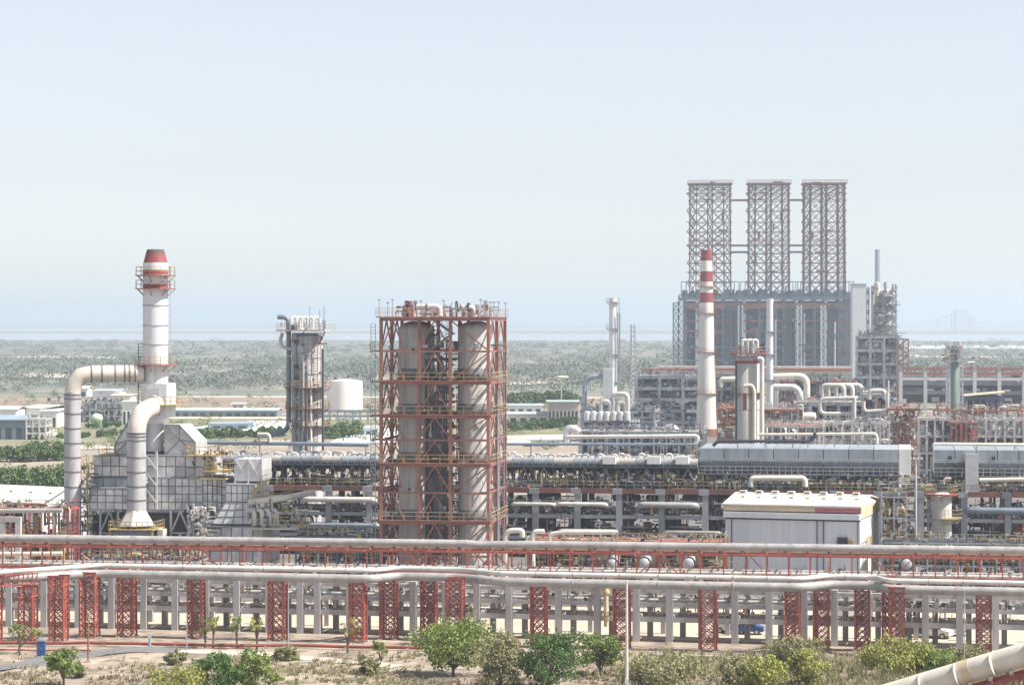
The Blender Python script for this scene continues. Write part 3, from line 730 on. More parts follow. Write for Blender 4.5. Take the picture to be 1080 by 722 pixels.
# ------------------------------------------------------------------ foreground: hydrant main, cabinets, poles, plants
def ground_pipe(name, label, uv, r, m, lift=.35):
    pts = []
    for (u0, v0), (u1, v1) in zip(uv, uv[1:]):
        for k in range(6):
            q = G(u0 + (u1 - u0) * k / 6, v0 + (v1 - v0) * k / 6); pts.append(Vector((q.x, q.y, soil_z(q.x, q.y) + lift)))
    o = pts[0].copy(); t = T(name, label, 'pipe', o)
    t.mesh('pipe', MB().tube([p - o for p in pts], r, 8), m)
    for p in pts[::3]: t.box('sleeper', (p.x - o.x, p.y - o.y, p.z - o.z - lift * .5 - r * .3), (.3, .5, lift), 'old_concrete')
ground_pipe('hydrant_main', 'red pipe lying low along the far side of the access road', [(-20, 681.5), (110, 682.5), (260, 684.5), (300, 684), (430, 687), (520, 689)], .17, 'red_steel')
ground_pipe('hydrant_main', 'thinner red pipe on the ground ending behind the blue cabinet', [(-20, 688), (60, 689), (103, 690)], .09, 'red_steel', .25)
ground_pipe('hydrant_main', 'pale thin pipe on the dry ground at right of the white pole', [(690, 692), (800, 696), (900, 699)], .09, 'pipe_cream', .2)

def cabinet(u, v, label):
    p = G(u, v); p.z = soil_z(p.x, p.y); t = T('cabinet', label, 'cabinet', p)
    t.box('plinth', (0, 0, .1), (1.0, .7, .26), 'old_concrete'); t.box('body', (0, 0, .98), (.84, .55, 1.5), 'box_blue')
    t.box('door', (-.2, -.3, .98), (.37, .04, 1.36), 'box_blue'); t.box('door', (.2, -.3, .98), (.37, .04, 1.36), 'box_blue')
    t.mesh('hood', MB().prism([(-.5, 1.74), (.5, 1.74), (.42, 1.9), (-.42, 1.9)], -.36, .34), 'pipe_slate')
    t.box('handle', (.05, -.335, 1.0), (.03, .03, .22), 'pale_steel')
cabinet(43.5, 694, 'blue cabinet standing beside the road at the left')
def pole(name, label, u, vb, vt, r, m, extras=None):
    p = G(u, vb); p.z = soil_z(p.x, p.y) if p.y < 285 else 0; t = T(name, label, 'pole', p); h = CH - (vt - VH) / F * p.y - p.z
    t.mesh('shaft', MB().tube([(0, 0, -.1), (0, 0, h * .5), (0, 0, h)], [r * 1.2, r, r * .7], 10), m)
    t.box('base', (0, 0, .1), (r * 5, r * 5, .3), 'old_concrete')
    if extras == 'lamp':
        t.bar('arm', (0, 0, h - .1), (.7, 0, h + .1), r, m); t.box('lamp_head', (.9, 0, h + .1), (.5, .22, .12), 'pale_steel')
    if extras == 'box': t.box('junction_box', (0, -r - .12, 1.3), (.35, .22, .5), 'pale_steel')
    if extras == 'flood':
        t.bar('cross_arm', (-.9, 0, h), (.9, 0, h), .1, m)
        for q in (-.75, -.25, .25, .75): t.box('floodlight', (q, -.15, h + .12), (.34, .2, .3), 'pale_steel')
pole('marker_post', 'short white and blue marker post on the bank past the bend', 158, 684, 669, .13, 'roof_blue', 'box')
pole('lamp_pole', 'thin rust-brown pole by the road in front of the bend trestle', 93, 700, 648, .09, 'rust_red')
pole('lamp_pole', 'tall white pole in front of the middle trestle, foot among the weeds', 661, 735, 612, .14, 'pipe_white', 'box')
pole('lamp_pole', 'thin grey pole beside the trestle at the sapling row', 304, 690, 616, .07, 'grey_steel')
pole('lamp_pole', 'thin grey pole left of the trestle over the saplings', 197, 688, 645, .05, 'grey_steel')
pole('lamp_pole', 'slender dark pole left of the last trestle on the right', 1017, 706, 622, .06, 'grey_steel')

tree('tree', 'large round green tree standing in front of the overlapping pipes', 'tree', 478, 714, 84, 58, 'leaf_green', 1, dens=1.15, stem=.2)
tree('bush', 'olive bush between the large round tree and the dark green bush', 'bush', 527, 728, 60, 56, 'leaf_olive', 2, stem=.1)
tree('bush', 'dark green dense bush just left of the middle of the foreground', 'bush', 578, 727, 70, 58, 'leaf_dark', 3, dens=1.3, stem=.08)
tree('bush', 'light green bush with bare lower stems next left of the white pole', 'bush', 633, 713, 46, 44, 'leaf_green', 4, dens=1.0, stem=.22)
tree('bush', 'dark green bush at the bottom edge below the sapling row', 'bush', 224, 735, 50, 46, 'leaf_dark', 5, dens=1.2, stem=.06)
tree('bush', 'mid green bush touching the dark one at the bottom edge', 'bush', 269, 730, 46, 42, 'leaf_green', 6, stem=.08)
tree('bush', 'yellowish bush cut by the bottom edge, furthest left of three', 'bush', 184, 742, 58, 38, 'leaf_yellow', 7, stem=.05)
tree('tree', 'small pale green tree on the dry ground right of the blue cabinet', 'tree', 67, 724, 40, 38, 'leaf_green', 8, dens=.9, stem=.35)
tree('tree', 'small feathery tree left of the blue cabinet', 'tree', 21, 691, 36, 34, 'leaf_green', 9, dens=.8, stem=.45, sparse=True)
tree('bush', 'tiny grey-green bush beside the small pale tree', 'bush', 83, 716, 16, 15, 'leaf_olive', 10, stem=.05)
for i, (u, h) in enumerate(((216, 32), (225, 34), (250, 36), (271, 33))):
    tree('sapling', ['first thin sapling of the row, next to the trestle', 'second thin sapling of the row, close to the first', 'third sapling of the row, brightest and widest crown', 'last thin sapling of the row towards the right'][i],
         'sapling', u, 684, (16, 18, 26, 18)[i], h, 'leaf_green' if i == 2 else 'leaf_yellow', 40 + i, 'saplings in a row behind the red pipe', dens=.5, stem=.5, sparse=True, leaf=.13)
tree('sapling', 'lone sapling in front of the trestle left of the first pipe jog', 'sapling', 367, 690, 20, 38, 'leaf_yellow', 50, dens=.4, stem=.45, sparse=True, leaf=.13)
tree('bush', 'low green bush left of the large round tree', 'bush', 402, 699, 24, 22, 'leaf_green', 51, dens=.7, stem=.1, sparse=True)
tree('bush', 'grey dry bush in front of the large tree, beside its shadow', 'bush', 388, 713, 26, 17, 'leaf_olive', 52, stem=.03)
tree('bush', 'grey dry bush below the trestle at the end of the sapling row', 'bush', 303, 697, 28, 13, 'leaf_olive', 53, stem=.03)
tree('bush', 'low dry bush left of the dark bush at the bottom', 'bush', 183, 702, 24, 13, 'leaf_olive', 54, stem=.03)
tree('bush', 'wide grey-green thicket right of the white pole', 'bush', 700, 724, 82, 30, 'leaf_olive', 55, dens=1.0, stem=.03)
tree('bush', 'green bush in front of the white shed trestle, low on the bank', 'bush', 772, 726, 42, 34, 'leaf_olive', 56, stem=.03)
tree('bush', 'yellow-green bush below the pipe kink', 'bush', 806, 732, 50, 38, 'leaf_yellow', 57, dens=1.0, stem=.04)
tree('bush', 'tall grey thicket behind the yellow bushes below the pipe kink', 'bush', 838, 714, 60, 30, 'leaf_olive', 58, stem=.04)
tree('bush', 'bright yellow bush right of the pipe kink', 'bush', 852, 728, 40, 40, 'leaf_yellow', 59, dens=1.0, stem=.04)
tree('bush', 'broad yellow-green bush in front of the doubled trestle', 'bush', 940, 714, 74, 32, 'leaf_yellow', 60, dens=1.1, stem=.05)
tree('bush', 'smaller green bush on the right flank of the broad yellow one', 'bush', 985, 712, 56, 28, 'leaf_green', 61, stem=.05)
tree('bush', 'thin bush climbing towards the last right trestle', 'bush', 1022, 702, 40, 22, 'leaf_olive', 62, stem=.08)

def weeds(seed, n, m, label, thr):
    rng = random.Random(seed); mb = MB()
    for _ in range(n):
        u = rng.uniform(-20, 1100); v = 690 + 45 * rng.random() ** .8
        if u < 330 and v < 712 - u * .07 and rng.random() < .85: continue
        if noise.noise(Vector((u * .018, v * .06, 2.2 + seed))) < thr + (0 if u < 650 else -.25): continue
        p = G(u, v); z = soil_z(p.x, p.y); h = rng.uniform(.15, .55) * (1.7 if u > 650 else 1)
        for _ in range(rng.randint(5, 9)):
            a = rng.uniform(0, 6.28); d = Vector((math.cos(a), math.sin(a), 0)); q = p + d * rng.uniform(0, .3); q.z = z
            s = Vector((-d.y, d.x, 0)) * .06; tip = q + d * h * .6 + Vector((0, 0, h))
            mb.add([q - s, q + s, tip], [(0, 1, 2)])
    o = bpy.data.objects.new('dry_grass', mb.mesh('dry_grass', M[m])); COL.objects.link(o)
    tagp(o, label, 'weeds', None, 'stuff')
weeds(9, 5000, 'dry_weed', 'dry straw-coloured weeds scattered over the rough foreground soil', -.05)
weeds(10, 2200, 'weed_green', 'greenish low weeds in patches over the rough foreground soil', .08)
weeds(12, 2500, 'leaf_olive', 'grey-olive tufts between the foreground bushes', .12)
# ------------------------------------------------------------------ waste-heat boiler with its chimney and ducts
FH = Fr(180, 345.0)
def round_platform(t, c, r0, r1, z, m='brick_red_steel', railm='yellow_steel', a0=0.0, a1=2 * math.pi, n=18):
    mb = MB(); k = n
    for i in range(k):
        x0 = a0 + (a1 - a0) * i / k; x1 = a0 + (a1 - a0) * (i + 1) / k
        q = []
        for zz in (z - .12, z):
            for rr, aa in ((r0, x0), (r1, x0), (r1, x1), (r0, x1)): q.append((c[0] + rr * math.cos(aa), c[1] + rr * math.sin(aa), zz))
        mb.add(q, [(0, 3, 2, 1), (4, 5, 6, 7), (0, 1, 5, 4), (1, 2, 6, 5), (2, 3, 7, 6), (3, 0, 4, 7)])
    p = t.mesh('platform', mb, m)
    t.mesh('railing', rail(MB(), ring_pts(r1 - .05, z, 12, c, a0, a1), 1.1, .055, 1.2), railm, parent=p)
    bk = MB()
    for i in range(7):
        a = a0 + (a1 - a0) * i / 7 + .2
        bk.bar((c[0] + r0 * math.cos(a), c[1] + r0 * math.sin(a), z - 1.0), (c[0] + (r1 - .1) * math.cos(a), c[1] + (r1 - .1) * math.sin(a), z - .1), .08)
    t.mesh('bracket', bk, m, parent=p)
    return p

st = T('chimney', 'white steel chimney with red tip and two red bands on the boiler', 'chimney', FH)
sx = FH.x(164, 4); sy = 4.0
def sz(v): return FH.z(v, sx, sy)
def ring_part(t, name, c, r, z0, z1, m, n=28, r1=None):
    return t.mesh(name, MB().lathe([(r, z0), (r1 or r, z1)], (c[0], c[1], 0), n), m)
r = 13.3 * 348 / F
prev = None
for a, b in ((446, 403), (403, 383.5), (383, 363.2), (362.8, 343.2), (342.8, 322.2), (321.8, 304)):
    ring_part(st, 'shell_course', (sx, sy), r * (1 if b < 384 else 1.0), sz(a), sz(b), 'stack_white')
for v in (363, 343, 322): ring_part(st, 'band', (sx, sy), r + .07, sz(v + .5), sz(v - .5), 'grey_steel')
ring_part(st, 'red_band', (sx, sy), r + .01, sz(304), sz(299), 'stack_red'); ring_part(st, 'shell_course', (sx, sy), r, sz(299), sz(289.5), 'stack_white')
ring_part(st, 'red_band', (sx, sy), r + .01, sz(289.5), sz(284.5), 'stack_red'); ring_part(st, 'shell_course', (sx, sy), r, sz(284.5), sz(277), 'stack_white')
ring_part(st, 'red_cone', (sx, sy), r * .96, sz(277), sz(267.5), 'stack_red', r1=r * .78)
ring_part(st, 'sooty_rim', (sx, sy), r * .78, sz(267.5), sz(263), 'soot', r1=r * .66)
for v in (290, 304): round_platform(st, (sx, sy), r, r + 1.05, sz(v))
round_platform(st, (sx, sy), r, r + 1.25, sz(384))
st.mesh('ladder', ladder(MB(), sx + r + .25, sy - .4, sz(384), sz(280), .06, .6), 'pale_steel')
st.mesh('ladder', ladder(MB(), sx - r - .25, sy - .4, sz(470), sz(362), .09, .7), 'dark_steel')
bxs = FH.x(148, 2), FH.x(176.5, 2)
st.span('breeching_box', (bxs[0] + .1, 2.0, sz(440)), (bxs[1] - .1, 6.4, sz(404)), 'stack_white')
st.span('panel', (FH.x(152, 2), 1.93, sz(434)), (FH.x(168, 2), 1.99, sz(409)), 'cladding')
st.span('platform', (FH.x(145, 1.2), 1.0, sz(426) - .15), (FH.x(186, 1.2), 7.2, sz(426)), 'yellow_steel')
x0, x1 = FH.x(145, 1.1), FH.x(187, 1.1)
st.mesh('railing', rail(MB(), [(x0, 1.1, sz(426)), (x1, 1.1, sz(426)), (x1, 7, sz(426))], 1.1, .07, 1.0), 'yellow_steel')
ring_part(st, 'throat', (sx - .2, sy), 10.5 * .128, sz(476), sz(440), 'stack_white')
ring_part(st, 'dark_collar', (sx - .2, sy), 13 * .128, sz(479), sz(475.5), 'dark_steel')

def duct(name, label, pts, rad, m, bands, rr, bandm='panel_rib', k=4, bend_m=None):
    t = T(name, label, 'duct', FH)
    path = bend(pts, rr, k)
    t.mesh('duct', MB().tube(path[:2], rad, 26), m); t.mesh('elbow', MB().tube(path[1:], rad, 26), 'duct_cream_and_sunlit')  # elbow and the run after it in cream: warm sunlight painted on
    for p, d in bands: p = Vector(p); d = Vector(d).normalized(); t.cyl('band', p - d * .09, p + d * .09, rad + .06, bandm, 22)
    return t
# outer duct: rises from the ground, turns to the chimney
lx = FH.x(76.5, -1); zt = FH.z(393.5, lx, 1.0)
pts = [(lx, -1, 0), (lx, -1, zt), (FH.x(151, 2.6), 2.6, zt)]
bands = [((lx, -1, FH.z(v, lx, -1)), (0, 0, 1)) for v in (416, 420, 436, 451.5, 467, 482, 497, 513, 529, 545, 561)]
dd = Vector(pts[2]) - Vector(pts[1])
for u in (96, 107, 121, 131, 136, 142): bands.append((Vector(pts[1]) + dd * ((u - 76.5) / 74.5), dd))
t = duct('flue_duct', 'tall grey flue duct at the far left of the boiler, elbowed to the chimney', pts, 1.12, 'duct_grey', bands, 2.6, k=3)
t.span('base', (lx - 1.3, -2.3, 0), (lx + 1.3, .3, .6), 'old_concrete')
# inner duct with flared foot
ix = FH.x(144, -2.5); zc = FH.z(434, ix, -1)
pts = [(ix, -2.5, FH.z(538, ix, -2.5)), (ix, -2.5, zc - .2), (FH.x(167, 3.0), 3.0, zc + .8)]
bands = [((ix, -2.5, FH.z(v, ix, -2.5)), (0, 0, 1)) for v in (456.5, 460, 464, 482, 497.5, 512.5, 527)]
t = duct('flue_duct', 'grey flue duct with flared foot and sun-tinted elbow in the boiler middle', pts, 1.27, 'duct_grey', bands, 3.6, k=6)
t.cyl('elbow_flange', Vector(pts[2]) - Vector((.5, .8, .2)), Vector(pts[2]) - Vector((.1, .2, .05)), 1.55, 'duct_cream_and_sunlit', 22)
z0, z1 = FH.z(553.5, ix, -2.5), FH.z(537.5, ix, -2.5)
w0, w1 = 2.5, 1.27
t.mesh('flare', MB().lathe([(1.3, z1), (1.7, z1 - .7), (2.55, z0)], (ix, -2.5, 0), 8, smooth=False), 'duct_cream_and_sunlit')
t.span('plinth_box', (ix - 2.4, -4.6, 0), (ix + 2.4, -.3, z0 - .55), 'plenum')
for q in range(7): t.bar('rib', (ix - 2.4 + q * .8, -4.64, .1), (ix - 2.4 + q * .8, -4.64, z0 - .6), .1, 'grey_steel')
t.span('platform', (ix - 3.1, -5.2, z0 - .5), (ix + 3.1, .2, z0 - .35), 'yellow_steel')
t.mesh('railing', rail(MB(), [(ix - 3.1, .1, z0 - .35), (ix - 3.1, -5.1, z0 - .35), (ix + 3.1, -5.1, z0 - .35), (ix + 3.1, .1, z0 - .35)], 1.0, .07, .8), 'yellow_steel')
for q in (-2.9, 2.9): t.bar('post', (ix + q, -5.0, 0), (ix + q, -5.0, z0 - .5), .25, 'yellow_steel')

bo = T('waste_heat_boiler', 'grey panelled boiler casing with hopper on steel legs around the white chimney', 'boiler', FH)
def casing(u0, u1, v0, v1, yl, depth, nx, ny, side=True, m='grey_panel'):
    """a casing block: dark ribs with a panel proud in each cell of the front and of the right side"""
    xa, xb = FH.x(u0, yl), FH.x(u1, yl); xm = (xa + xb) / 2; za, zb = FH.z(v1, xm, yl), FH.z(v0, xm, yl)
    bo.span('casing', (xa, yl, za), (xb, yl + depth, zb), 'panel_rib')
    dx = (xb - xa) / nx; dz = (zb - za) / ny
    for i in range(nx):
        for j in range(ny):
            bo.span('casing_panel', (xa + i * dx + .07, yl - .07, za + j * dz + .07), (xa + (i + 1) * dx - .07, yl - .003, za + (j + 1) * dz - .07), m)
    if side:
        ns = max(2, round(depth / 1.6)); dy = depth / ns
        for i in range(ns):
            for j in range(ny):
                bo.span('casing_panel', (xb + .003, yl + i * dy + .07, za + j * dz + .07), (xb + .07, yl + (i + 1) * dy - .07, za + (j + 1) * dz - .07), 'cladding')
    bo.span('casing_roof', (xa - .1, yl - .1, zb + .003), (xb + .1, yl + depth + .1, zb + .12), 'grey_steel')
casing(99, 135, 480.5, 502, 1.0, 9, 4, 2, side=False)
casing(155, 216, 480.5, 503, 1.0, 9, 6, 2)
casing(96, 135, 503.5, 514, 1.6, 8, 3, 1, side=False, m='plenum')
casing(94, 156, 515, 537, .2, 9, 7, 3, side=False)
casing(156, 214, 504, 537.5, .4, 9, 8, 4, side=False)
# curved duct of the same panels running down to the hopper
for i in range(5):
    u0 = 214 + i * 5.0; dv = i * i * .14
    casing(u0, u0 + 5.0, 503 + dv, 537 + dv * .6, .4 + .12 * i, 8.4, 1, 4, side=False)
casing(238, 268, 511, 529, -.8, 8, 5, 2)
# hopper
ua, ub_, yl = (234, 268), (224, 270), -.8
zt_, zb2 = FH.z(529.4, FH.x(252), yl), FH.z(552, FH.x(252), yl)
xa0, xa1, xb0, xb1 = FH.x(238, yl), FH.x(268, yl), FH.x(225, yl), FH.x(279, yl)
bo.mesh('hopper', MB().loft([(xb0, yl - .6, zb2), (xb1, yl - .6, zb2), (xb1, yl + 8.4, zb2), (xb0, yl + 8.4, zb2)], [(xa0, yl, zt_), (xa1, yl, zt_), (xa1, yl + 8, zt_), (xa0, yl + 8, zt_)]), 'grey_panel')
hb = MB()
for i in range(6):
    k = i / 5; hb.bar((xb0 + (xb1 - xb0) * k, yl - .62, zb2), (xa0 + (xa1 - xa0) * k, yl - .02, zt_), .11)
for j in (0, .33, .66, 1):
    hb.bar((xb0 + (xa0 - xb0) * j, yl - .63 + .6 * j, zb2 + (zt_ - zb2) * j), (xb1 + (xa1 - xb1) * j, yl - .63 + .6 * j, zb2 + (zt_ - zb2) * j), .11)
    hb.bar((xb1 + (xa1 - xb1) * j + .02, yl - .6 + .6 * j, zb2 + (zt_ - zb2) * j), (xb1 + (xa1 - xb1) * j + .02, yl + 8.2, zb2 + (zt_ - zb2) * j), .11)
bo.mesh('hopper_ribs', hb, 'panel_rib', kind='stuff')
casing(211, 278, 555.5, 606, -1.6, 9, 6, 4)
# hips at the chimney foot
for poly, yy in (([(121, 479), (121, 468), (134, 447.5), (152, 447.5), (152, 479)], 2.0), ([(174, 479), (174, 448), (189, 448), (206, 466), (206, 479)], 2.0)):
    pr = [(FH.x(u, yy), FH.z(v, FH.x(u, yy), yy)) for u, v in poly]
    bo.mesh('breeching_hip', MB().prism(pr, yy, yy + 6.0), 'grey_panel')
    pm = MB(); cx = sum(p[0] for p in pr) / len(pr); cz = sum(p[1] for p in pr) / len(pr)
    for a, b in zip(pr, pr[1:] + pr[:1]): pm.bar((a[0], yy - .04, a[1]), (b[0], yy - .04, b[1]), .12)
    for a in pr: pm.bar((a[0], yy - .05, a[1]), (cx, yy - .05, cz), .1)
    bo.mesh('hip_ribs', pm, 'panel_rib', kind='stuff')
# legs and cross bracing
for ua, ub_ in ((106, 124.5), (180.5, 200), (205, 214)):
    xa, xb = FH.x(ua, .6), FH.x(ub_, .6)
    for yy in (.6, 7.5):
        for xx in (xa, xb): bo.bar('leg', (xx, yy, 0), (xx, yy, FH.z(538, xa)), .28, 'pale_steel')
        zs = [FH.z(v, xa) for v in (608, 585, 562, 539)]
        for z0, z1 in zip(zs, zs[1:]):
            bo.bar('tie', (xa, yy, z0), (xb, yy, z0), .2, 'pale_steel'); xm = (xa + xb) / 2
            bo.bar('brace', (xa, yy, z0), (xm, yy, z1), .2, 'pale_steel'); bo.bar('brace', (xb, yy, z0), (xm, yy, z1), .2, 'pale_steel')
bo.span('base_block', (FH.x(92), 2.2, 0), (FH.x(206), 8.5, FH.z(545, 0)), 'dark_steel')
# platforms, stair and pipes
def platform(t, x0, x1, y0, y1, z, m='yellow_steel', railm='yellow_steel', sides='flr', h=1.1, th=.14):
    p = t.span('platform', (x0, y0, z - th), (x1, y1, z), m)
    mb = MB()
    if 'f' in sides: rail(mb, [(x0, y0, z), (x1, y0, z)], h, .06)
    if 'l' in sides: rail(mb, [(x0, y0, z), (x0, y1, z)], h, .06)
    if 'r' in sides: rail(mb, [(x1, y0, z), (x1, y1, z)], h, .06)
    if 'b' in sides: rail(mb, [(x0, y1, z), (x1, y1, z)], h, .06)
    if mb.v: t.mesh('railing', mb, railm, parent=p)
    return p
platform(bo, FH.x(103), FH.x(121), .4, 4, FH.z(480, 0) + .15)
platform(bo, FH.x(196), FH.x(232), -.2, 6, FH.z(479.5, 0))
platform(bo, FH.x(216), FH.x(243), -.5, 5, FH.z(496, 0))
platform(bo, FH.x(213), FH.x(240), -1.2, 1, FH.z(503.5, 0))
platform(bo, FH.x(272), FH.x(318), -3.2, 4, FH.z(553.5, 0), 'pipe_cream')
platform(bo, FH.x(268), FH.x(300), -.5, 5, FH.z(523, 0))
platform(bo, FH.x(84), FH.x(95), -.5, 3, FH.z(490, 0)); platform(bo, FH.x(84), FH.x(95), -.5, 3, FH.z(516, 0), 'grey_steel')
for v in (530, 545, 560): platform(bo, FH.x(85), FH.x(94), -.5, 3, FH.z(v, 0), 'dark_steel', 'pale_steel')
for u in (86, 93): bo.bar('post', (FH.x(u), -.4, 0), (FH.x(u), -.4, FH.z(488, 0)), .2, 'yellow_steel')
sw = MB()
for k in range(4):
    zA, zB = FH.z(505 + 16 * k + 16, 0), FH.z(505 + 16 * k, 0); xA, xB = FH.x(268), FH.x(284)
    if k % 2: xA, xB = xB, xA
    for yy in (-1.6, -.9): sw.bar((xA, yy, zA), (xB, yy, zB), .12, .25)
    rail(sw, [(xA, -1.65, zA), (xB, -1.65, zB)], 1.0, .05, .8)
bo.mesh('stair', sw, 'yellow_steel')
# silencer cube with X braces above the hopper
xa, xb = FH.x(247), FH.x(275); z0, z1 = FH.z(507, 6), FH.z(484, 6)
bo.span('silencer', (xa, .5, z0), (xb, 6.0, z1), 'cladding')
xm = (xa + xb) / 2
for q0, q1 in ((xa, xm), (xm, xb)):
    bo.bar('brace', (q0, .43, z0), (q1, .43, z1), .12, 'pale_steel'); bo.bar('brace', (q1, .41, z0), (q0, .41, z1), .12, 'pale_steel')
for q in (xa, xm, xb): bo.bar('frame_post', (q, .42, 0), (q, .42, z1), .16, 'pale_steel')
bo.mesh('railing', rail(MB(), [(xa, .5, z1), (xb, .5, z1), (xb, 6, z1)], .9, .06, .9), 'pale_steel')
for k, u in enumerate((269, 277, 284, 291)):            # row of inverted-U pipes
    x = FH.x(u, -2.6); z = FH.z(536, 10)
    bo.pipe('loop_pipe', [(x - .1, -2.6 + .2 * k, FH.z(552, 10)), (x - .1, -2.6 + .2 * k, z), (x - 1.4, -1.6 + .2 * k, z), (x - 1.4, -.8, FH.z(552, 10))], .33, 'pipe_white', n=12)
bo.pipe('steam_pipe', [FH.p(262, 529.5, -2), FH.p(300, 525, -2), FH.p(330, 519, 6)], .42, 'pipe_cream', n=14)
for k in range(7):                                       # tangle of pipework in front of the curved duct
    u = 200 + k * 3; x = FH.x(u, -1.5); z = FH.z(U(531, 540), 0)
    bo.pipe('bleed_pipe', [(x, -1.5, FH.z(572, 0)), (x, -1.5, z), (x + U(.6, 1.6), -1.5, z), (x + U(.6, 1.6), -.4, z - U(.5, 2))], U(.10, .2), R.choice(('pipe_white', 'pale_steel', 'grey_steel')), n=8, k=3)
for k in range(14):
    u = U(200, 222); bo.box('valve', (FH.x(u, -1.8), -1.8 - U(0, .5), FH.z(U(536, 566), 0)), (U(.3, .7), .5, U(.3, .8)), R.choice(('pale_steel', 'dark_steel', 'grey_steel', 'yellow_steel', 'pipe_white')))
bo.bar('support_post', (FH.x(202), -1.5, 0), (FH.x(202), -1.5, FH.z(532, 0)), .28, 'pale_steel')
bo.bar('support_post', (FH.x(165), .1, FH.z(537, 0)), (FH.x(165), .1, FH.z(476, 0)), .26, 'pale_steel')
for a, b in ((495, 478), (512, 496), (530, 513)): bo.bar('brace', FH.p(152, b, -.2), FH.p(165, a, -.2), .16, 'pale_steel')
bo.cyl('drum', FH.p(138, 597, -6), FH.p(152, 597, -6), .75, 'cladding'); bo.cyl('drum', FH.p(162, 596, -6), FH.p(176, 596, -6), .8, 'roof_teal')
bo.span('fan_box', FH.p(166, 567, -3), FH.p(176, 557, -1) , 'duct_cream_and_sunlit')

fittings(bo, FH.x(201), FH.x(224), -3, .2, FH.z(578, 0), FH.z(532, 0), 170, ('pale_steel', 'dark_steel', 'pipe_white'), .12, .4, 310)
fittings(bo, FH.x(268), FH.x(318), -3, 2, FH.z(553, 0), FH.z(525, 0), 200, ('pale_steel', 'yellow_steel', 'pipe_white', 'dark_steel'), .1, .35, 311)
fittings(bo, FH.x(84), FH.x(98), -.8, 2, 1, FH.z(490, 0), 160, ('dark_steel', 'yellow_steel', 'pipe_white'), .12, .4, 312)
fittings(bo, FH.x(100), FH.x(206), -4, -.5, .2, FH.z(575, 0), 240, ('dark_steel', 'yellow_steel', 'pipe_white', 'rust_red'), .15, .5, 313)
fittings(bo, FH.x(190), FH.x(240), -.3, 3, FH.z(505, 0), FH.z(476, 0), 90, ('rust_red', 'yellow_steel', 'dark_steel'), .1, .35, 314)

# ------------------------------------------------------------------ red steel tower with four grey vessels
FV = Fr(402, 335.0)
tw = T('vessel_tower', 'red steel tower framing four tall grey vessels in the middle', 'tower', FV)
cx = [FV.x(u) for u in (402, 442, 475, 515)]; cy = [0, 7.2, 14.4]
lv = [FV.z(v, 7) for v in (585, 549, 518.5, 488.6, 463, 437.5, 402, 369.5, 335)]
major = {FV.z(v, 7) for v in (549, 488.6, 437.5, 402, 335)}
for x in cx:
    for y in cy:
        tw.span('column', (x - .2, y - .2, 0), (x + .2, y + .2, lv[-1]), 'brick_red_steel')
for z in lv:
    h = .42 if z in major else .24
    for y in cy:
        for a, b in zip(cx, cx[1:]): tw.span('beam', (a + .21, y - .13, z - h), (b - .21, y + .13, z), 'brick_red_steel')
    for x in cx:
        for a, b in zip(cy, cy[1:]): tw.span('beam', (x - .13, a + .21, z - h), (x + .13, b - .21, z), 'brick_red_steel')
lz = [0] + lv
for j, (z0, z1) in enumerate(zip(lz, lz[1:])):
    def br(a, b): tw.bar('brace', a, b, .165, 'brick_red_steel')
    for y in (cy[0],):
        a, b, c_, d = cx
        m1 = (b + c_) / 2
        br((b, y, z0), (m1, y, z1 - .3)); br((c_, y, z0), (m1, y, z1 - .3))
        ml = a + 1.55
        br((a, y, z0), (ml, y, z1 - .3)); br((ml * 2 - a, y, z0), (ml, y, z1 - .3))
        if j % 2: br((c_, y, z0), (d, y, z1 - .3))
        else: br((d, y, z0), (c_, y, z1 - .3)) if j % 4 == 0 else None
    for x in (cx[0], cx[3]):
        for a, b in zip(cy, cy[1:]):
            m1 = (a + b) / 2; br((x, a, z0), (x, m1, z1 - .3)); br((x, b, z0), (x, m1, z1 - .3))
vr = 16.0 * 339 / F
vz0, vz1 = 0.0, FV.z(338.5, 8, 4)
for k, (u, yl) in enumerate(((436.5, 3.7), (499.5, 3.7), (436.5, 10.9), (499.5, 10.9))):
    x = FV.x(u if yl < 5 else u - 2, yl) if yl < 5 else FV.x(436.5 if k == 2 else 499.5, 3.7) - .55
    ve = tw.mesh('vessel', MB().lathe(dome(vr, vz0, vz1, .55, 5), (x, yl, 0), 28), 'vessel_grey')
    for v in (400, 437, 488, 548): z = FV.z(v, 8, 4); tw.mesh('skirt_ring', MB().lathe([(vr + .04, z), (vr + .26, z + .05), (vr + .26, z + .8), (vr + .04, z + 1.5)], (x, yl, 0), 24), 'panel_rib', parent=ve)
    for v in (420, 462, 520): z = FV.z(v, 8, 4); tw.mesh('seam', MB().lathe([(vr + .02, z), (vr + .04, z + .1)], (x, yl, 0), 24), 'vessel_pale', parent=ve)
    for a in (-2.0, -1.2): tw.cyl('nozzle', (x + vr * math.cos(a) * .95, yl + vr * math.sin(a) * .95, FV.z(396, 8, 4)), (x + (vr + .6) * math.cos(a), yl + (vr + .6) * math.sin(a), FV.z(396, 8, 4)), .3, 'dark_steel', 10, parent=ve)
ztop = lv[-1]
platform(tw, cx[0] - .6, cx[3] + .3, -.5, cy[2] + .4, ztop + .16, 'brick_red_steel', 'vessel_pale', 'flrb')
for v in (549, 488.6, 437.5, 402):
    z = FV.z(v, 7) + .05
    mb = rail(rail(MB(), [(cx[0], -.45, z), (cx[3], -.45, z)], 1.1, .06), [(cx[3] + .45, 0, z), (cx[3] + .45, 14, z)], 1.1, .06)
    p = tw.span('walkway', (cx[0] - .2, -.6, z - .06), (cx[3] + .5, 1.2, z + .03), 'rust_red'); tw.mesh('railing', mb, 'yellow_steel', parent=p)
    tw.span('grating', (cx[1] + .3, 2.2, z - .05), (cx[2] - .3, 4.2, z + .02), 'dark_steel')
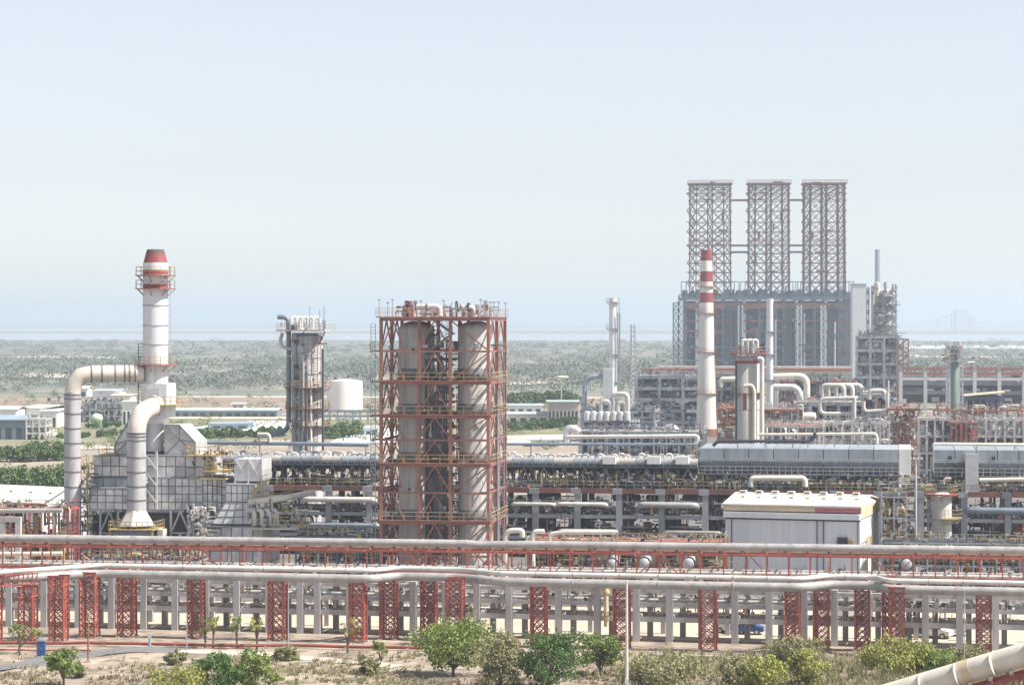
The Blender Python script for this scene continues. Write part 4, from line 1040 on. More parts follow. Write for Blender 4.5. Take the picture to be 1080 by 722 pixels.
for v in (369.5, 402, 437.5, 463, 488.6, 549):             # overhanging landings at the left
    z = FV.z(v, 0); platform(tw, cx[0] - 1.5, cx[0] - .3, .2, 3.0, z, 'rust_red', 'grey_steel', 'fl')
    tw.bar('knee', (cx[0] - .2, .3, z - 1.4), (cx[0] - 1.4, .3, z - .1), .1, 'grey_steel')
tw.mesh('ladder', ladder(ladder(MB(), cx[0] - 1.1, .15, 3, FV.z(341, 0), .07, .6), cx[3] + .75, 7.0, 3, FV.z(360, 0), .07, .6), 'grey_steel')
# stairs and risers in the middle bay
sb = MB()
for j, (z0, z1) in enumerate(zip(lz[1:], lz[2:])):
    xa, xb = cx[1] + .6, cx[2] - .6
    zm = (z0 + z1) / 2
    for (p, q, yy) in (((xa, z0), (xb, zm), 4.2), ((xb, zm), (xa, z1), 5.2)):
        for dy in (0, .8): sb.bar((p[0], yy + dy, p[1]), (q[0], yy + dy, q[1]), .08, .24)
        rail(sb, [(p[0], yy, p[1]), (q[0], yy, q[1])], 1.0, .05, .9)
    sb.box(((xa + xb) / 2 + 1.2, 5.0, zm), (1.0, 2.2, .1))
tw.mesh('stair', sb, 'grey_steel')
for k in range(11):
    x = U(cx[1] + .3, cx[2] - .2); y = U(1.2, 11); z1 = FV.z(U(345, 480), 0); zz = U(0, 8)
    tw.pipe('riser', [(x, y, zz), (x, y, z1), (x + R.choice((-1, 1)) * U(.8, 2.2), y + .3, z1)], U(.09, .24), R.choice(('pipe_dark', 'pipe_dark', 'pipe_slate', 'pipe_grey', 'pipe_white', 'rust_red')), n=8, k=3)
for k in range(10):
    x = R.choice((cx[0] + U(.3, 1.4), cx[2] + U(.1, .6), cx[3] - U(-.6, .2))); y = U(5.5, 13)
    tw.cyl('riser', (x, y, U(0, 5)), (x, y, FV.z(U(350, 470), 0)), U(.08, .2), R.choice(('pipe_dark', 'pipe_slate', 'pipe_grey')), 8)
for k in range(34):
    z = R.choice(lv[:-1]); x = U(cx[0] + .5, cx[3] - .3); y = U(.4, 12)
    tw.box('valve', (x, y, z + U(.3, .9)), (U(.3, .9), U(.3, .8), U(.3, .9)), R.choice(('dark_steel', 'panel_rib', 'grey_steel', 'yellow_steel', 'pipe_white')))
for v in (379, 425, 452, 476, 503, 533, 565):
    z = FV.z(v, 7)
    for y in (3.5, 8.5): tw.bar('mid_beam', (cx[1], y, z), (cx[2], y, z), .22, R.choice(('rust_red', 'dark_steel')))
fittings(tw, cx[0] + .3, cx[3], .3, 13, 1, ztop - 1, 420, ('dark_steel', 'grey_steel', 'rust_red', 'pipe_white'), .12, .45, 301, levels=lv[:-1])
fittings(tw, cx[1], cx[2], 1, 10, 1, ztop - 1, 190, ('dark_steel', 'pipe_slate', 'rust_red', 'pipe_grey', 'yellow_steel'), .15, .5, 302)
fittings(tw, cx[0], cx[3], 0, 10, ztop, ztop + 1.5, 160, ('dark_steel', 'grey_steel', 'rust_red'), .1, .35, 303)
def topP(u, v, yl=3.5): p = FV.p(u, v, yl); return p
tw.pipe('vent_pipe', [topP(437, 334), topP(437, 323.5), topP(464, 323.5), topP(464, 333)], .38, 'pipe_white', n=12)
tw.pipe('vent_pipe', [topP(488, 324.5), topP(500, 324.5), topP(500, 334)], .36, 'pipe_white', n=12)
tw.cyl('vent_flange', topP(450.5, 323.5), topP(452, 323.5), .6, 'grey_steel'); tw.cyl('vent_flange', topP(493, 323.8), topP(495, 323.8), .6, 'dark_steel')
for k in range(26):
    u = U(424, 518); h = U(.6, 2.2); p = FV.p(u, 333, U(1, 10)); p.z = ztop + .16
    tw.box('valve', p + Vector((0, 0, h / 2)), (U(.2, .6), .4, h), R.choice(('grey_steel', 'dark_steel', 'rust_red', 'pale_steel', 'pipe_white')))
for u in (400, 409, 414, 428, 444, 468, 482, 507, 517, 521, 526, 533):
    p = FV.p(u, 333, U(0, 6)); p.z = ztop; q = p + Vector((0, 0, U(1.8, 2.4)))
    l_ = tw.bar('lamp_post', p, q, .07, 'grey_steel'); tw.box('lamp', q, (.4, .2, .14), 'grey_steel', parent=l_)

# ------------------------------------------------------------------ long rack with air coolers
FR = Fr(540, 378.0)
ar = T('cooler_rack', 'long concrete pipe rack with red-brown edge beam carrying the air coolers', 'pipe rack', FR)
DZ = 10.15
us = [98, 146, 194, 240, 285, 347, 389.5, 432, 476, 520, 565, 609, 653, 698, 744, 790, 836, 882, 928, 971, 1017, 1063, 1110]
rx = [FR.x(u) for u in us]
for i, x in enumerate(rx):
    for yl, w in ((0, .9), (9, .8), (18, .8)):
        ar.span('column', (x - w / 2, yl - .4, 0), (x + w / 2, yl + .4, DZ - .75), 'shaded_concrete' if yl == 0 else 'old_concrete')
    ar.span('bracket', (x - .9, -.75, DZ - .74), (x + .5, .6, DZ + .1), 'shaded_concrete')
    for z in (3.2, 6.4): ar.span('cross_beam', (x - .3, .42, z - .4), (x + .3, 17.5, z + .3), 'old_concrete')
    if i + 1 < len(rx):
        x2 = rx[i + 1]
        ar.span('edge_beam', (x + .52, -.5, DZ - .62), (x2 - .92, .1, DZ + .12), 'rust_red')
        ar.span('edge_beam', (x + .52, 17.8, DZ - .62), (x2 - .52, 18.3, DZ + .12), 'rust_red')
        for z, h in ((6.4, .55), (3.2, .5)):
            ar.span('beam', (x + .53, -.2, z - h), (x2 - .53, .25, z), 'grey_steel'); ar.span('beam', (x + .47, 8.8, z - h), (x2 - .47, 9.2, z), 'old_concrete')
        ar.span('deck', (x - .2, .62, DZ - .1), (x2 - .26, 17.75, DZ + .06), 'old_concrete')
x0, x1 = rx[0], rx[-1]
for z in (3.25, 6.45):
    for q in range(12):
        r = R.choice((.12, .16, .2, .28, .36)); yl = .9 + q * .68
        a, b = (x0, x1) if R.random() < .55 else sorted((U(x0, x1), U(x0, x1)))
        ar.cyl('pipe', (a, yl, z + r), (b, yl, z + r), r, R.choice(('pipe_grey', 'pipe_slate', 'pipe_dark', 'pipe_white', 'rust_red', 'pipe_dark')), 10)
for i in range(len(rx) - 1):
    for _ in range(6):
        x = U(rx[i] + .7, rx[i + 1] - .7); yl = U(.6, 6); z0 = R.choice((0, .8, 3.3)); z1 = z0 + U(2.4, 5.5); d = R.choice((-1.2, 1.2))
        ar.pipe('drop_pipe', [(x, yl, z0), (x, yl, z1), (x + d, yl, z1)], U(.07, .2), R.choice(('pipe_dark', 'pipe_slate', 'pipe_grey', 'rust_red', 'red_steel', 'pipe_white', 'dark_steel')), n=8, k=3)
    for _ in range(4):
        x = U(rx[i] + .7, rx[i + 1] - .7); z = R.choice((3.3, 6.5)); ar.box('valve', (x, U(-.1, 1.5), z + .5), (U(.3, .8), .5, U(.4, 1.0)), R.choice(('dark_steel', 'pipe_white', 'grey_steel', 'red_steel', 'yellow_steel')))
    for z, r_ in ((7.6, .13), (8.3, .1), (4.6, .12), (1.7, .16)):
        if R.random() < .75: ar.cyl('pipe', (rx[i] + U(0, 2), U(.3, 2), z + U(-.2, .2)), (rx[i + 1] - U(0, 2), .8, z + U(-.2, .2)), r_, R.choice(('pipe_grey', 'pipe_white', 'rust_red', 'pale_steel')), 8)
    ar.mesh('railing', rail(MB(), [(rx[i] + .5, -.15, 6.42), (rx[i + 1] - .5, -.15, 6.42)], 1.1, .06, 1.3), 'dark_steel')
    ar.mesh('railing', rail(MB(), [(rx[i] - .2, -.6, DZ + .13), (rx[i + 1] - .22, -.6, DZ + .13)], 1.1, .06, 1.3), 'yellow_steel' if i % 3 else 'grey_steel')
for u0, u1, v, r, m in ((320, 395, 526, .42, 'pipe_white'), (540, 585, 531, .28, 'pipe_white'), (588, 640, 531, .3, 'pipe_white'), (675, 735, 532, .46, 'pipe_grey'), (590, 650, 560, .42, 'pipe_grey'), (1020, 1085, 538, .5, 'pipe_slate'), (700, 760, 561, .3, 'pipe_grey'), (325, 400, 553, .34, 'pipe_slate')):
    p, q = FR.p(u0, v, -.8), FR.p(u1, v, -.8); q.z = p.z
    ar.pipe('pipe', [p + Vector((0, 1.5, -.4)), p, q, q + Vector((0, 1.5, -.6))], r, m, n=12)

for k in range(150):                                     # dark exchangers, drums and risers added to deepen the shade under the rack
    x = U(x0, x1); yl = U(5, 17.5); c = R.random(); mm = R.choice(('dark_steel', 'pipe_dark', 'pipe_slate', 'blue_steel', 'dark_steel', 'rust_red', 'grey_steel'))
    if c < .4:
        r = U(.5, 1.1); h = U(3, 8); ar.mesh('drum', MB().lathe(dome(r, 0, h, .5), (x, yl, 0), 14), mm)
    elif c < .75:
        r = U(.5, .9); z = R.choice((.9, 4.2, 7.4)) + r; L = U(3, 6); hdrum(ar, 'exchanger', (x, yl, z), (x + L, yl, z), r, mm)
    else: ar.cyl('riser', (x, yl, 0), (x, yl, 9.3), U(.15, .35), mm, 10)

for i in range(len(rx) - 1):
    fittings(ar, rx[i] + .5, rx[i + 1] - .5, -.2, 5, .2, 9, 130, ('dark_steel', 'pipe_slate', 'rust_red', 'pipe_dark', 'grey_steel'), .12, .4, 200 + i)
    fittings(ar, rx[i] + .5, rx[i + 1] - .5, -.4, 1.5, .3, 9, 70, ('pipe_white', 'pale_steel', 'pipe_cream'), .08, .26, 280 + i, levels=(3.3, 6.5, 6.9, 8.0, .8))
    fittings(ar, rx[i], rx[i + 1], -.5, 3, DZ + .1, DZ + 2.4, 90, ('dark_steel', 'yellow_steel', 'pipe_cream'), .1, .35, 240 + i)

def cooler_bay(t, xa, xb, style, i):
    w = xb - xa; z0 = DZ + .06; y0, y1 = .8, 15.5
    zl = z0 + 2.95; zp = z0 + 4.05
    if style == 'panel': zl = z0 + 2.3; zp = z0 + 6.0
    for x in (xa + .15, xb - .15):
        for y in (y0 + .2, 8, y1 - .2): t.bar('leg', (x, y, z0), (x, y, zl), .24, 'dark_steel' if style == 'open' else 'blue_steel')
    if style == 'open':
        m = (xa + xb) / 2
        t.bar('brace', (xa + .15, y0 + .2, z0 + .3), (m, y0 + .2, zl), .13, 'grey_steel'); t.bar('brace', (xb - .15, y0 + .2, z0 + .3), (m, y0 + .2, zl), .13, 'grey_steel')
        t.span('girder', (xa, y0, zl), (xb - .03, y0 + .25, zl + .35), 'blue_steel'); t.span('girder', (xa, y0 + .1, z0 + 1.1), (xb - .03, y0 + .25, z0 + 1.25), 'dark_steel')
        t.span('bundle', (xa + .06, y0 + .3, zl + .36), (xb - .06, y1, zp), 'grey_steel')
        t.cyl('header_duct', (xa + .05, y0 - .1, zl + .95), (xb - .05, y0 - .1, zl + .95), .55, 'plenum' if i % 3 else 'vessel_pale', 14)
        for y in (4.5, 11.5): t.cyl('fan_ring', ((xa + xb) / 2, y, zl - 1.0), ((xa + xb) / 2, y, zl - .02), w * .42, 'dark_steel', 20)
        for k in range(3):
            x = xa + w * (k + .5) / 3; h = U(.5, .95); y = y0 + U(1.0, 4)
            t.pipe('header_loop', [(x - .5, y, zp - .1), (x - .5, y, zp + h), (x + .45, y, zp + h), (x + .45, y, zp - .1)], .17, R.choice(('pipe_white', 'pipe_cream', 'pipe_grey', 'vessel_pale')), n=8, k=3)
            t.box('motor', (xa + U(.5, w - .5), U(1.5, 3), z0 + U(.4, 1.6)), (U(.5, 1.0), .8, U(.5, 1.1)), R.choice(('leaf_olive', 'pipe_cream', 'dark_steel', 'yellow_steel', 'dark_steel', 'grass_field')))
        t.mesh('railing', rail(MB(), [(xa, y0 - .8, zl + .36), (xb - .02, y0 - .8, zl + .36)], 1.0, .055, 1.0), 'pale_steel')
        t.span('walkway', (xa, y0 - .9, zl + .22), (xb - .02, y0 - .03, zl + .34), 'blue_steel')
    else:
        t.span('plenum_panel', (xa + .05, y0, (zl + zp) / 2 + .1), (xb - .05, y1, zp), 'plenum')
        zm_ = (zl + zp) / 2 + .08; t.mesh('plenum_slope', MB().loft([(xa + .05, y0 + 1.9, zl + .1), (xb - .05, y0 + 1.9, zl + .1), (xb - .05, y1, zl + .1), (xa + .05, y1, zl + .1)], [(xa + .05, y0 + .05, zm_), (xb - .05, y0 + .05, zm_), (xb - .05, y1, zm_), (xa + .05, y1, zm_)]), 'plenum')
        t.span('walkway', (xa, y0 - 1.1, zl - .1), (xb - .02, y0 + .1, zl + .05), 'blue_steel')
        t.mesh('railing', rail(MB(), [(xa, y0 - 1.0, zl + .05), (xb - .02, y0 - 1.0, zl + .05)], 1.1, .055, 1.0), 'pale_steel')
        t.mesh('railing', rail(MB(), [(xa, y0 - .25, (zl + zp) / 2 - .2), (xb - .02, y0 - .25, (zl + zp) / 2 - .2)], .6, .07, 1.9), 'pale_steel')
        for y in (4.5, 11.5): t.cyl('fan_ring', ((xa + xb) / 2, y, zl - 1.0), ((xa + xb) / 2, y, zl - .02), min(w * .42, 3), 'dark_steel', 20)
        for k in range(8):
            t.box('motor', (xa + U(.3, w - .3), U(.6, 3.5), z0 + U(.3, 1.7)), (U(.25, .7), .5, U(.3, .9)), R.choice(('dark_steel', 'pipe_slate', 'grey_steel', 'pipe_cream', 'yellow_steel', 'pipe_dark', 'pipe_white')))
        for k in range(3):
            x = U(xa + .4, xb - .8); t.pipe('drop_pipe', [(x, .5, z0), (x, .5, z0 + U(1, 1.9)), (x + .8, .5, z0 + U(1, 1.9))], .12, R.choice(('pipe_grey', 'pipe_dark', 'pipe_white')), n=8, k=3)
def bank(label, ua, ub, n, style):
    t = T('air_cooler', label, 'air cooler', FR); a, b = FR.x(ua), FR.x(ub)
    for i in range(n): cooler_bay(t, a + (b - a) * i / n, a + (b - a) * (i + 1) / n, style, i)
    return t
ca = bank('bank of open air coolers with header pipes between the boiler and the red tower', 213, 402, 9, 'open')
cb_ = bank('bank of open air coolers right of the red tower, grey header along its front', 519, 736, 10, 'open')
cc = bank('bank of blue-grey panelled air coolers standing behind the white shed', 737, 948, 8, 'panel')
x = FR.x(948); cc.span('end_wall', (x + .05, .8, DZ + 2.4), (FR.x(961), 15.5, DZ + 6.1), 'wall_bright')
cd = bank('bank of grey panelled air coolers at the right edge, right of the white end wall', 985, 1120, 6, 'panel')
for u in (1002, 1048, 1090):
    cd.box('louvre', (FR.x(u), .72, DZ + 4.9), (.5, .12, .6), 'dark_gap')
for u in (1012, 1013): pass
cd.span('stair_tower', (FR.x(1018), -.6, DZ + .1), (FR.x(1032), .7, DZ + 5.6), 'cladding')
for k, u in enumerate((643, 690, 720)):                  # pale canopies on the right part of the open bank
    p = FR.p(u, 489, -.4); cb_.span('canopy', (p.x - 1.0, -.9, p.z), (p.x + .9, .4, p.z + 1.1), 'wall_bright')
cd.pipe('pipe', [FR.p(1033, 506, -1), FR.p(1090, 505, -1)], .3, 'pipe_cream')

def rack_pipe(label, pts, r, m, posts=(), rad=None, name='pipe'):
    t = T(name, label, 'pipe', FR); t.pipe('pipe', pts, r, m, rad=rad, n=12)
    for u, v, yl in posts:
        p = FR.p(u, v, yl); t.bar('support', (p.x, p.y, DZ + .05), p, .16, 'grey_steel')
    return t
rack_pipe('dark grey pipe running above the left air coolers', [FR.p(208, 466.5, 3), FR.p(300, 467.5, 3), FR.p(389, 469, 3)], .3, 'pipe_slate', [(230, 467, 3), (274, 467.5, 3), (330, 468, 3), (386, 469, 3)])
rack_pipe('white pipe loop rising from the pipe over the left air coolers', [FR.p(272, 458, 3), FR.p(284, 458, 3), FR.p(284, 466, 3)], .34, 'pipe_white')
rack_pipe('long white pipe above the air coolers right of the red tower', [FR.p(596, 468, 5), FR.p(596, 460.5, 5), FR.p(738, 459.5, 5), FR.p(732, 470, 5)], .3, 'pipe_white', [(620, 461, 5), (653, 460.5, 5), (697, 460, 5)])
rack_pipe('slate pipe low over the air coolers right of the red tower', [FR.p(525, 468, 2), FR.p(735, 468.5, 2)], .2, 'pipe_slate', [(560, 468, 2), (640, 468, 2), (700, 468, 2)])
rack_pipe('dark pipe lying on the roof of the panelled air coolers', [FR.p(752, 470, 3), FR.p(757, 465, 3), FR.p(855, 465, 3), FR.p(860, 459, 3), FR.p(859, 456, 3)], .24, 'dark_steel', [(778, 465, 3), (808, 465, 3), (836, 465, 3)])
rack_pipe('thin cream pipe above the panelled air coolers', [FR.p(800, 458, 5), FR.p(925, 457, 5), FR.p(925, 468, 5)], .2, 'pipe_cream', [(806, 458, 5), (852, 457.6, 5), (880, 457.4, 5), (905, 457.2, 5)])
rack_pipe('cream pipe above the right-edge air coolers', [FR.p(985, 470, 3), FR.p(985, 468, 3), FR.p(1100, 469, 3)], .24, 'pipe_cream', [(1030, 469, 3), (1070, 469, 3)])
rack_pipe('pale inverted-U pipe under the panelled air coolers', [FR.p(792, 513, -.6), FR.p(792, 504, -.6), FR.p(849, 504, -.6), FR.p(849, 513, -.6)], .42, 'pipe_cream', rad=1.4)

# ------------------------------------------------------------------ white shed
FS = Fr(907, 336.0, math.radians(17.5))
sh = T('shed', 'white metal shed with cream roof and magenta and tan eave band', 'building', FS)
wl = FS.x(765); D_ = 15.0; zE = FS.z(535, 0); zR = FS.z(535, 0) + 1.05
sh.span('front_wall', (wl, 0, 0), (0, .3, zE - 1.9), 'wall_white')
sh.span('end_wall', (-.3, .3, 0), (0, D_, zE - .4), 'wall_bright'); sh.span('end_wall', (wl, .3, 0), (wl + .3, D_, zE - .4), 'wall_white')  # sun-side end in warmer white, the rest bluish: light put into the colour
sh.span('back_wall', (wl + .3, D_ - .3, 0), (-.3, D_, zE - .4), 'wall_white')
for k in range(24):
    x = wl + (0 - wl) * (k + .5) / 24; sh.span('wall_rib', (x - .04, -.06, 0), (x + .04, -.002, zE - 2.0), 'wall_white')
for k in range(9):
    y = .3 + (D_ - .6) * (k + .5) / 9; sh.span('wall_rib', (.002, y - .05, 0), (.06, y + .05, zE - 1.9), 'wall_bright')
sh.span('louvre_gap', (wl - .05, .12, zE - 1.88), (.02, .5, zE - 1.55), 'dark_gap')
sh.mesh('canopy', MB().prism([(0, 0), (1, 0), (1, 1), (0, 1)], 0, 1), 'wall_white', Matrix.Translation((wl - .1, -.9, zE - 1.62)) @ Matrix.Diagonal((-wl + .2, 1.1, .75, 1)))
sh.span('louvre_gap', (wl - .02, .02, zE - .86), (.01, .35, zE - .72), 'dark_gap')
xm = FS.x(860)
sh.span('eave_band', (wl - .15, -.35, zE - .70), (xm, .1, zE + .05), 'trim_tan', label='tan stretch of the eave band')
sh.span('eave_band', (xm + .004, -.35, zE - .70), (.15, .1, zE + .05), 'trim_magenta', label='magenta stretch of the eave band')
sh.span('eave_band', (.02, .12, zE - 1.5), (.17, D_, zE + .04), 'trim_tan')
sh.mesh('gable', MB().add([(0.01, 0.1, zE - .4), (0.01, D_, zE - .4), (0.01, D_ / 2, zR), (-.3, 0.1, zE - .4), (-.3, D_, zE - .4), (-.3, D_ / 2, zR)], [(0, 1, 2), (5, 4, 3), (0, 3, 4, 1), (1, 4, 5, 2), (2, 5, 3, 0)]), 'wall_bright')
for sgn, (ya, yb) in ((1, (-.45, D_ / 2)), (-1, (D_ + .45, D_ / 2))):
    n = 14
    for k in range(n):
        xa, xb = wl - .3 + (.6 - wl) * k / n, wl - .3 + (.6 - wl) * (k + 1) / n - .05
        sh.mesh('roof_sheet', MB().loft([(xa, ya, zE + .06), (xb, ya, zE + .06), (xb, yb, zR + .02), (xa, yb, zR + .02)] if sgn > 0 else [(xb, ya, zE + .06), (xa, ya, zE + .06), (xa, yb, zR + .02), (xb, yb, zR + .02)],
                                       [(xa, ya, zE + .2), (xb, ya, zE + .2), (xb, yb, zR + .16), (xa, yb, zR + .16)] if sgn > 0 else [(xb, ya, zE + .2), (xa, ya, zE + .2), (xa, yb, zR + .16), (xb, yb, zR + .16)]), 'roof_cream')
for k in range(8):
    x = wl + 1.0 - wl * k / 8.2 * 1.0
    v = sh.box('roof_vent', (x, D_ / 2 - .9, zR + .25), (.9, .8, .45), 'roof_cream'); sh.box('vent_slot', (x, D_ / 2 - 1.31, zR + .28), (.6, .04, .16), 'dark_gap', parent=v)
    v = sh.box('roof_vent', (x + .6, D_ * .25, (zE + zR) / 2 + .28), (.5, .5, .36), 'vessel_pale')
sh.bar('gutter', (wl - .3, -.55, zE - .02), (.3, -.55, zE - .02), .16, 'vessel_pale')
for u in (772, 862, 869, 905): x = FS.x(u); sh.cyl('downpipe', (x, -.2, 0), (x, -.2, zE - .8), .07, 'dark_steel', 8)
sh.span('door', (FS.x(884), -.07, 0), (FS.x(892), -.003, 2.3), 'panel_rib')
sh.box('wall_unit', (FS.x(889), -.35, FS.z(571)), (1.3, .6, 1.1), 'dark_steel'); sh.box('wall_unit', (FS.x(898), -.3, FS.z(573)), (.7, .5, 1.0), 'yellow_steel')
sh.mesh('service_stair', rail(rail(MB(), [(.6, 1.0, 5.2), (.6, 6, 5.2)], 1.1, .07, .9), [(.6, 1.0, 2.4), (.6, 5, 5.2)], 1.0, .07, .9), 'yellow_steel')

# ------------------------------------------------------------------ plant right of the shed
def vcol(t, name, c, r, z0, z1, m, hr=.5, n=20, **k): return t.mesh(name, MB().lathe(dome(r, z0, z1, hr), (c[0], c[1], 0), n), m, **k)
f = Fr(993, 350.0); t = T('column', 'pale vertical vessel with a cream shell in front of the right rack', 'vessel', f)
r = 10.5 * 350 / F; z1 = f.z(518)
vcol(t, 'shell', (0, 0), r, 0, z1, 'vessel_pale')
for v in (548, 575): t.mesh('band', MB().lathe([(r + .03, f.z(v)), (r + .08, f.z(v) + .15)], (0, 0, 0), 20), 'grey_steel')
round_platform(t, (0, 0), r, r + .9, z1 - .3, 'red_steel'); round_platform(t, (0, 0), r, r + 1.4, f.z(545), 'yellow_steel', a0=-1.6, a1=.6)
t.box('valve_head', (0, 0, z1 + .5), (1.3, .9, 1.0), 'dark_steel'); t.pipe('vent_pipe', [(0.3, 0, z1), (.3, 0, z1 + 1.8), (1.3, 0, z1 + 1.8)], .16, 'pipe_white')
t.cyl('side_pipe', (-r - .4, 0, 0), (-r - .4, 0, z1 - 1), .22, 'pipe_grey')
pole('floodlight_mast', 'tall pale mast right of the shed rising past the right rack', 966, 338 + 94500 / 348, 484, .16, 'pale_steel', 'flood')

def steel_frame(name, label, fr, u0, u1, vt, depth, nlev, nbay, m, clutter=('pipe_white', 'pipe_grey', 'dark_steel', 'yellow_steel', 'rust_red'), cn=26, cw=.24, floor=None, seed=0, z0=0, railm='yellow_steel', bigm=None, cat='structure', big=1.0):
    """an open process structure: columns, beams, part floors with rails, vessels and pipes on its floors"""
    rg = random.Random(seed); t = T(name, label, cat, fr)
    xa, xb = fr.x(u0), fr.x(u1); zt = fr.z(vt, (xa + xb) / 2); ys = [0, depth / 2, depth]
    xs_ = [xa + (xb - xa) * i / nbay for i in range(nbay + 1)]; zs = [z0 + (zt - z0) * (i + 1) / nlev for i in range(nlev)]
    for x in xs_:
        for y in ys: t.span('column', (x - cw / 2, y - cw / 2, z0), (x + cw / 2, y + cw / 2, zt), m)
    for z in zs:
        for y in (0, depth):
            for a, b in zip(xs_, xs_[1:]): t.span('beam', (a + cw / 2, y - cw * .35, z - cw * 1.1), (b - cw / 2, y + cw * .35, z), m)
        for x in xs_: t.span('beam', (x - cw * .35, cw / 2, z - cw * 1.1), (x + cw * .35, depth - cw / 2, z), m)
        if rg.random() < .8:
            p = t.span('floor', (xa + .1, .2, z + .004), (xb - .1, depth - .2, z + .1), floor or 'dark_steel')
            t.mesh('railing', rail(MB(), [(xa, 0, z), (xb, 0, z), (xb, depth, z)], 1.1, .055 * max(1, fr.mpp / .14), 1.6 * max(1, fr.mpp / .14)), railm, parent=p)
    hs = (zt - z0) / nlev; lv_ = [z0] + zs[:-1]
    fittings(t, xa, xb, -.5 * big, depth * .6, z0, zt, int(cn * 7), tuple(dict.fromkeys(clutter))[:5], .12 * big, .42 * big, seed)
    fittings(t, xa, xb, -.3 * big, depth * .8, z0, zt + hs * .25, int(cn * 4), tuple(dict.fromkeys(clutter))[:4], .1 * big, .36 * big, seed + 500, levels=zs)
    for k in range(cn):
        z = rg.choice(lv_) + .1; x = rg.uniform(xa + .4, xb - .4); y = rg.uniform(.3, depth * .6); c = rg.random(); mm = rg.choice(clutter)
        if c < .3:
            r = rg.uniform(.25, .6) * big; vcol(t, 'drum', (x, y + r), r, z, z + hs * rg.uniform(.5, .85), bigm or mm, n=12)
        elif c < .42:
            r = rg.uniform(.3, .6) * big; L = rg.uniform(1.5, 3.5) * big; hdrum(t, 'exchanger', (max(xa, x - L / 2), y + r, z + r + .3), (min(xb, x + L / 2), y + r, z + r + .3), r, bigm or mm)
        elif c < .72:
            h = hs * rg.uniform(.5, 1.2); d = rg.choice((-1, 1)) * rg.uniform(.8, 3) * big; h = min(h, zt + 1 - z)
            t.pipe('pipe', [(x, y, z), (x, y, z + h), (min(max(x + d, xa), xb), y, z + h), (min(max(x + d, xa), xb), y, z + h * rg.uniform(.2, .7))], rg.uniform(.07, .2) * big, mm, n=8, k=3)
        else: t.box('valve', (x, y, z + .5 * big), (rg.uniform(.4, 1) * big, .6 * big, rg.uniform(.4, 1.0) * big), mm)
    return t
RC = ('pipe_white', 'pipe_grey', 'dark_steel', 'yellow_steel', 'rust_red', 'pipe_cream', 'pipe_dark')
steel_frame('process_structure', 'steel structure with yellow platforms just right of the white shed', Fr(945, 344), 930, 956, 523, 7, 4, 2, 'grey_steel', RC, 34, .2, seed=31)
# red steel platforms and pipework between the truss bridge and the long rack
steel_frame('pump_structure', 'low red steel pump structure left of the white shed', Fr(660, 330), 555, 764, 571, 6, 2, 9, 'red_steel', RC, 110, .22, 'rust_red', seed=32)
steel_frame('pump_structure', 'low dark steel pump structure at the foot of the red tower, left side', Fr(350, 338), 312, 400, 565, 6, 2, 4, 'blue_steel', RC, 40, .22, seed=33)
steel_frame('pump_structure', 'low red and grey pump structure at the right edge below the rack', Fr(1010, 334), 930, 1100, 572, 6, 2, 7, 'grey_steel', RC, 80, .22, seed=34)
steel_frame('pump_structure', 'low steel structure with pale pumps under the boiler', Fr(180, 330), 92, 210, 590, 5, 1, 6, 'grey_steel', RC, 40, .2, seed=36)
def lying_exchanger(u, v, label, r=.72, m='grey_steel'):
    f = Fr(u, 318.0, math.radians(6)); t = T('heat_exchanger', label, 'exchanger', f); z = f.z(v)
    hdrum(t, 'shell', (0, -.2, z), (0, 6, z), r, m); t.mesh('channel_flange', MB().tube([(0, .1, z), (0, .45, z)], r + .16, 20), 'dark_steel')
    for y in (1.5, 4.5): t.span('saddle', (-.5, y - .15, 0), (.5, y + .15, z - r + .12), 'old_concrete')
    t.cyl('nozzle', (0, 1, z + r * .8), (0, 1, z + r + .7), .18, 'grey_steel', 10)
for u, v, lab in ((645, 595, 'round exchanger end under the bridge, left of three right of the red tower'), (679, 594, 'round exchanger end under the bridge, middle of three right of the red tower'), (726, 594, 'round exchanger end under the bridge beside the white shed'), (956, 595, 'round exchanger end under the bridge right of the white shed')):
    lying_exchanger(u, v, lab)
def uprisers(label, fr, pts, r, m): t = T('pipe', label, 'pipe', fr); t.pipe('pipe', pts, r, m, n=12); return t
f = Fr(545, 312.0)
uprisers('pale pipe bent over like a hook at the red tower right foot', f, [f.p(533, 612), f.p(533, 559), f.p(551, 559), f.p(551, 566)], .34, 'pipe_white')
uprisers('slimmer pale hooked pipe next to the one at the red tower foot', f, [f.p(562, 600), f.p(562, 560), f.p(574, 560)], .3, 'pipe_white')
uprisers('short white hooked pipe third from the red tower foot', f, [f.p(580, 570), f.p(580, 563), f.p(592, 561), f.p(648, 561)], .27, 'pipe_white')
uprisers('thin white stub pipe between the two tall hooked pipes', f, [f.p(556, 600), f.p(556, 567), f.p(560, 565)], .2, 'pipe_white')

# ------------------------------------------------------------------ left edge: warehouse and red pipe bridge
FW = Fr(40, 405.0, math.radians(30))
wh = T('warehouse', 'long cream-roofed warehouse behind the red pipework at the left edge', 'building', FW)
zE = FW.z(531, 0); zR = zE + 2.2; Dp = 11.0; L = 32.0
x1 = FW.x(45); x0 = x1 - L
wh.span('front_wall', (x0, 0, 0), (x1, .3, zE), 'wall_bright'); wh.span('end_wall', (x1 - .3, .3, 0), (x1, Dp, zE), 'wall_white'); wh.span('back_wall', (x0, Dp - .3, 0), (x1 - .3, Dp, zE), 'wall_white')
wh.mesh('gable', MB().add([(x1, 0, zE), (x1, Dp, zE), (x1, Dp / 2, zR), (x1 - .3, 0, zE), (x1 - .3, Dp, zE), (x1 - .3, Dp / 2, zR)], [(0, 1, 2), (5, 4, 3), (0, 3, 4, 1), (1, 4, 5, 2), (2, 5, 3, 0)]), 'wall_white')
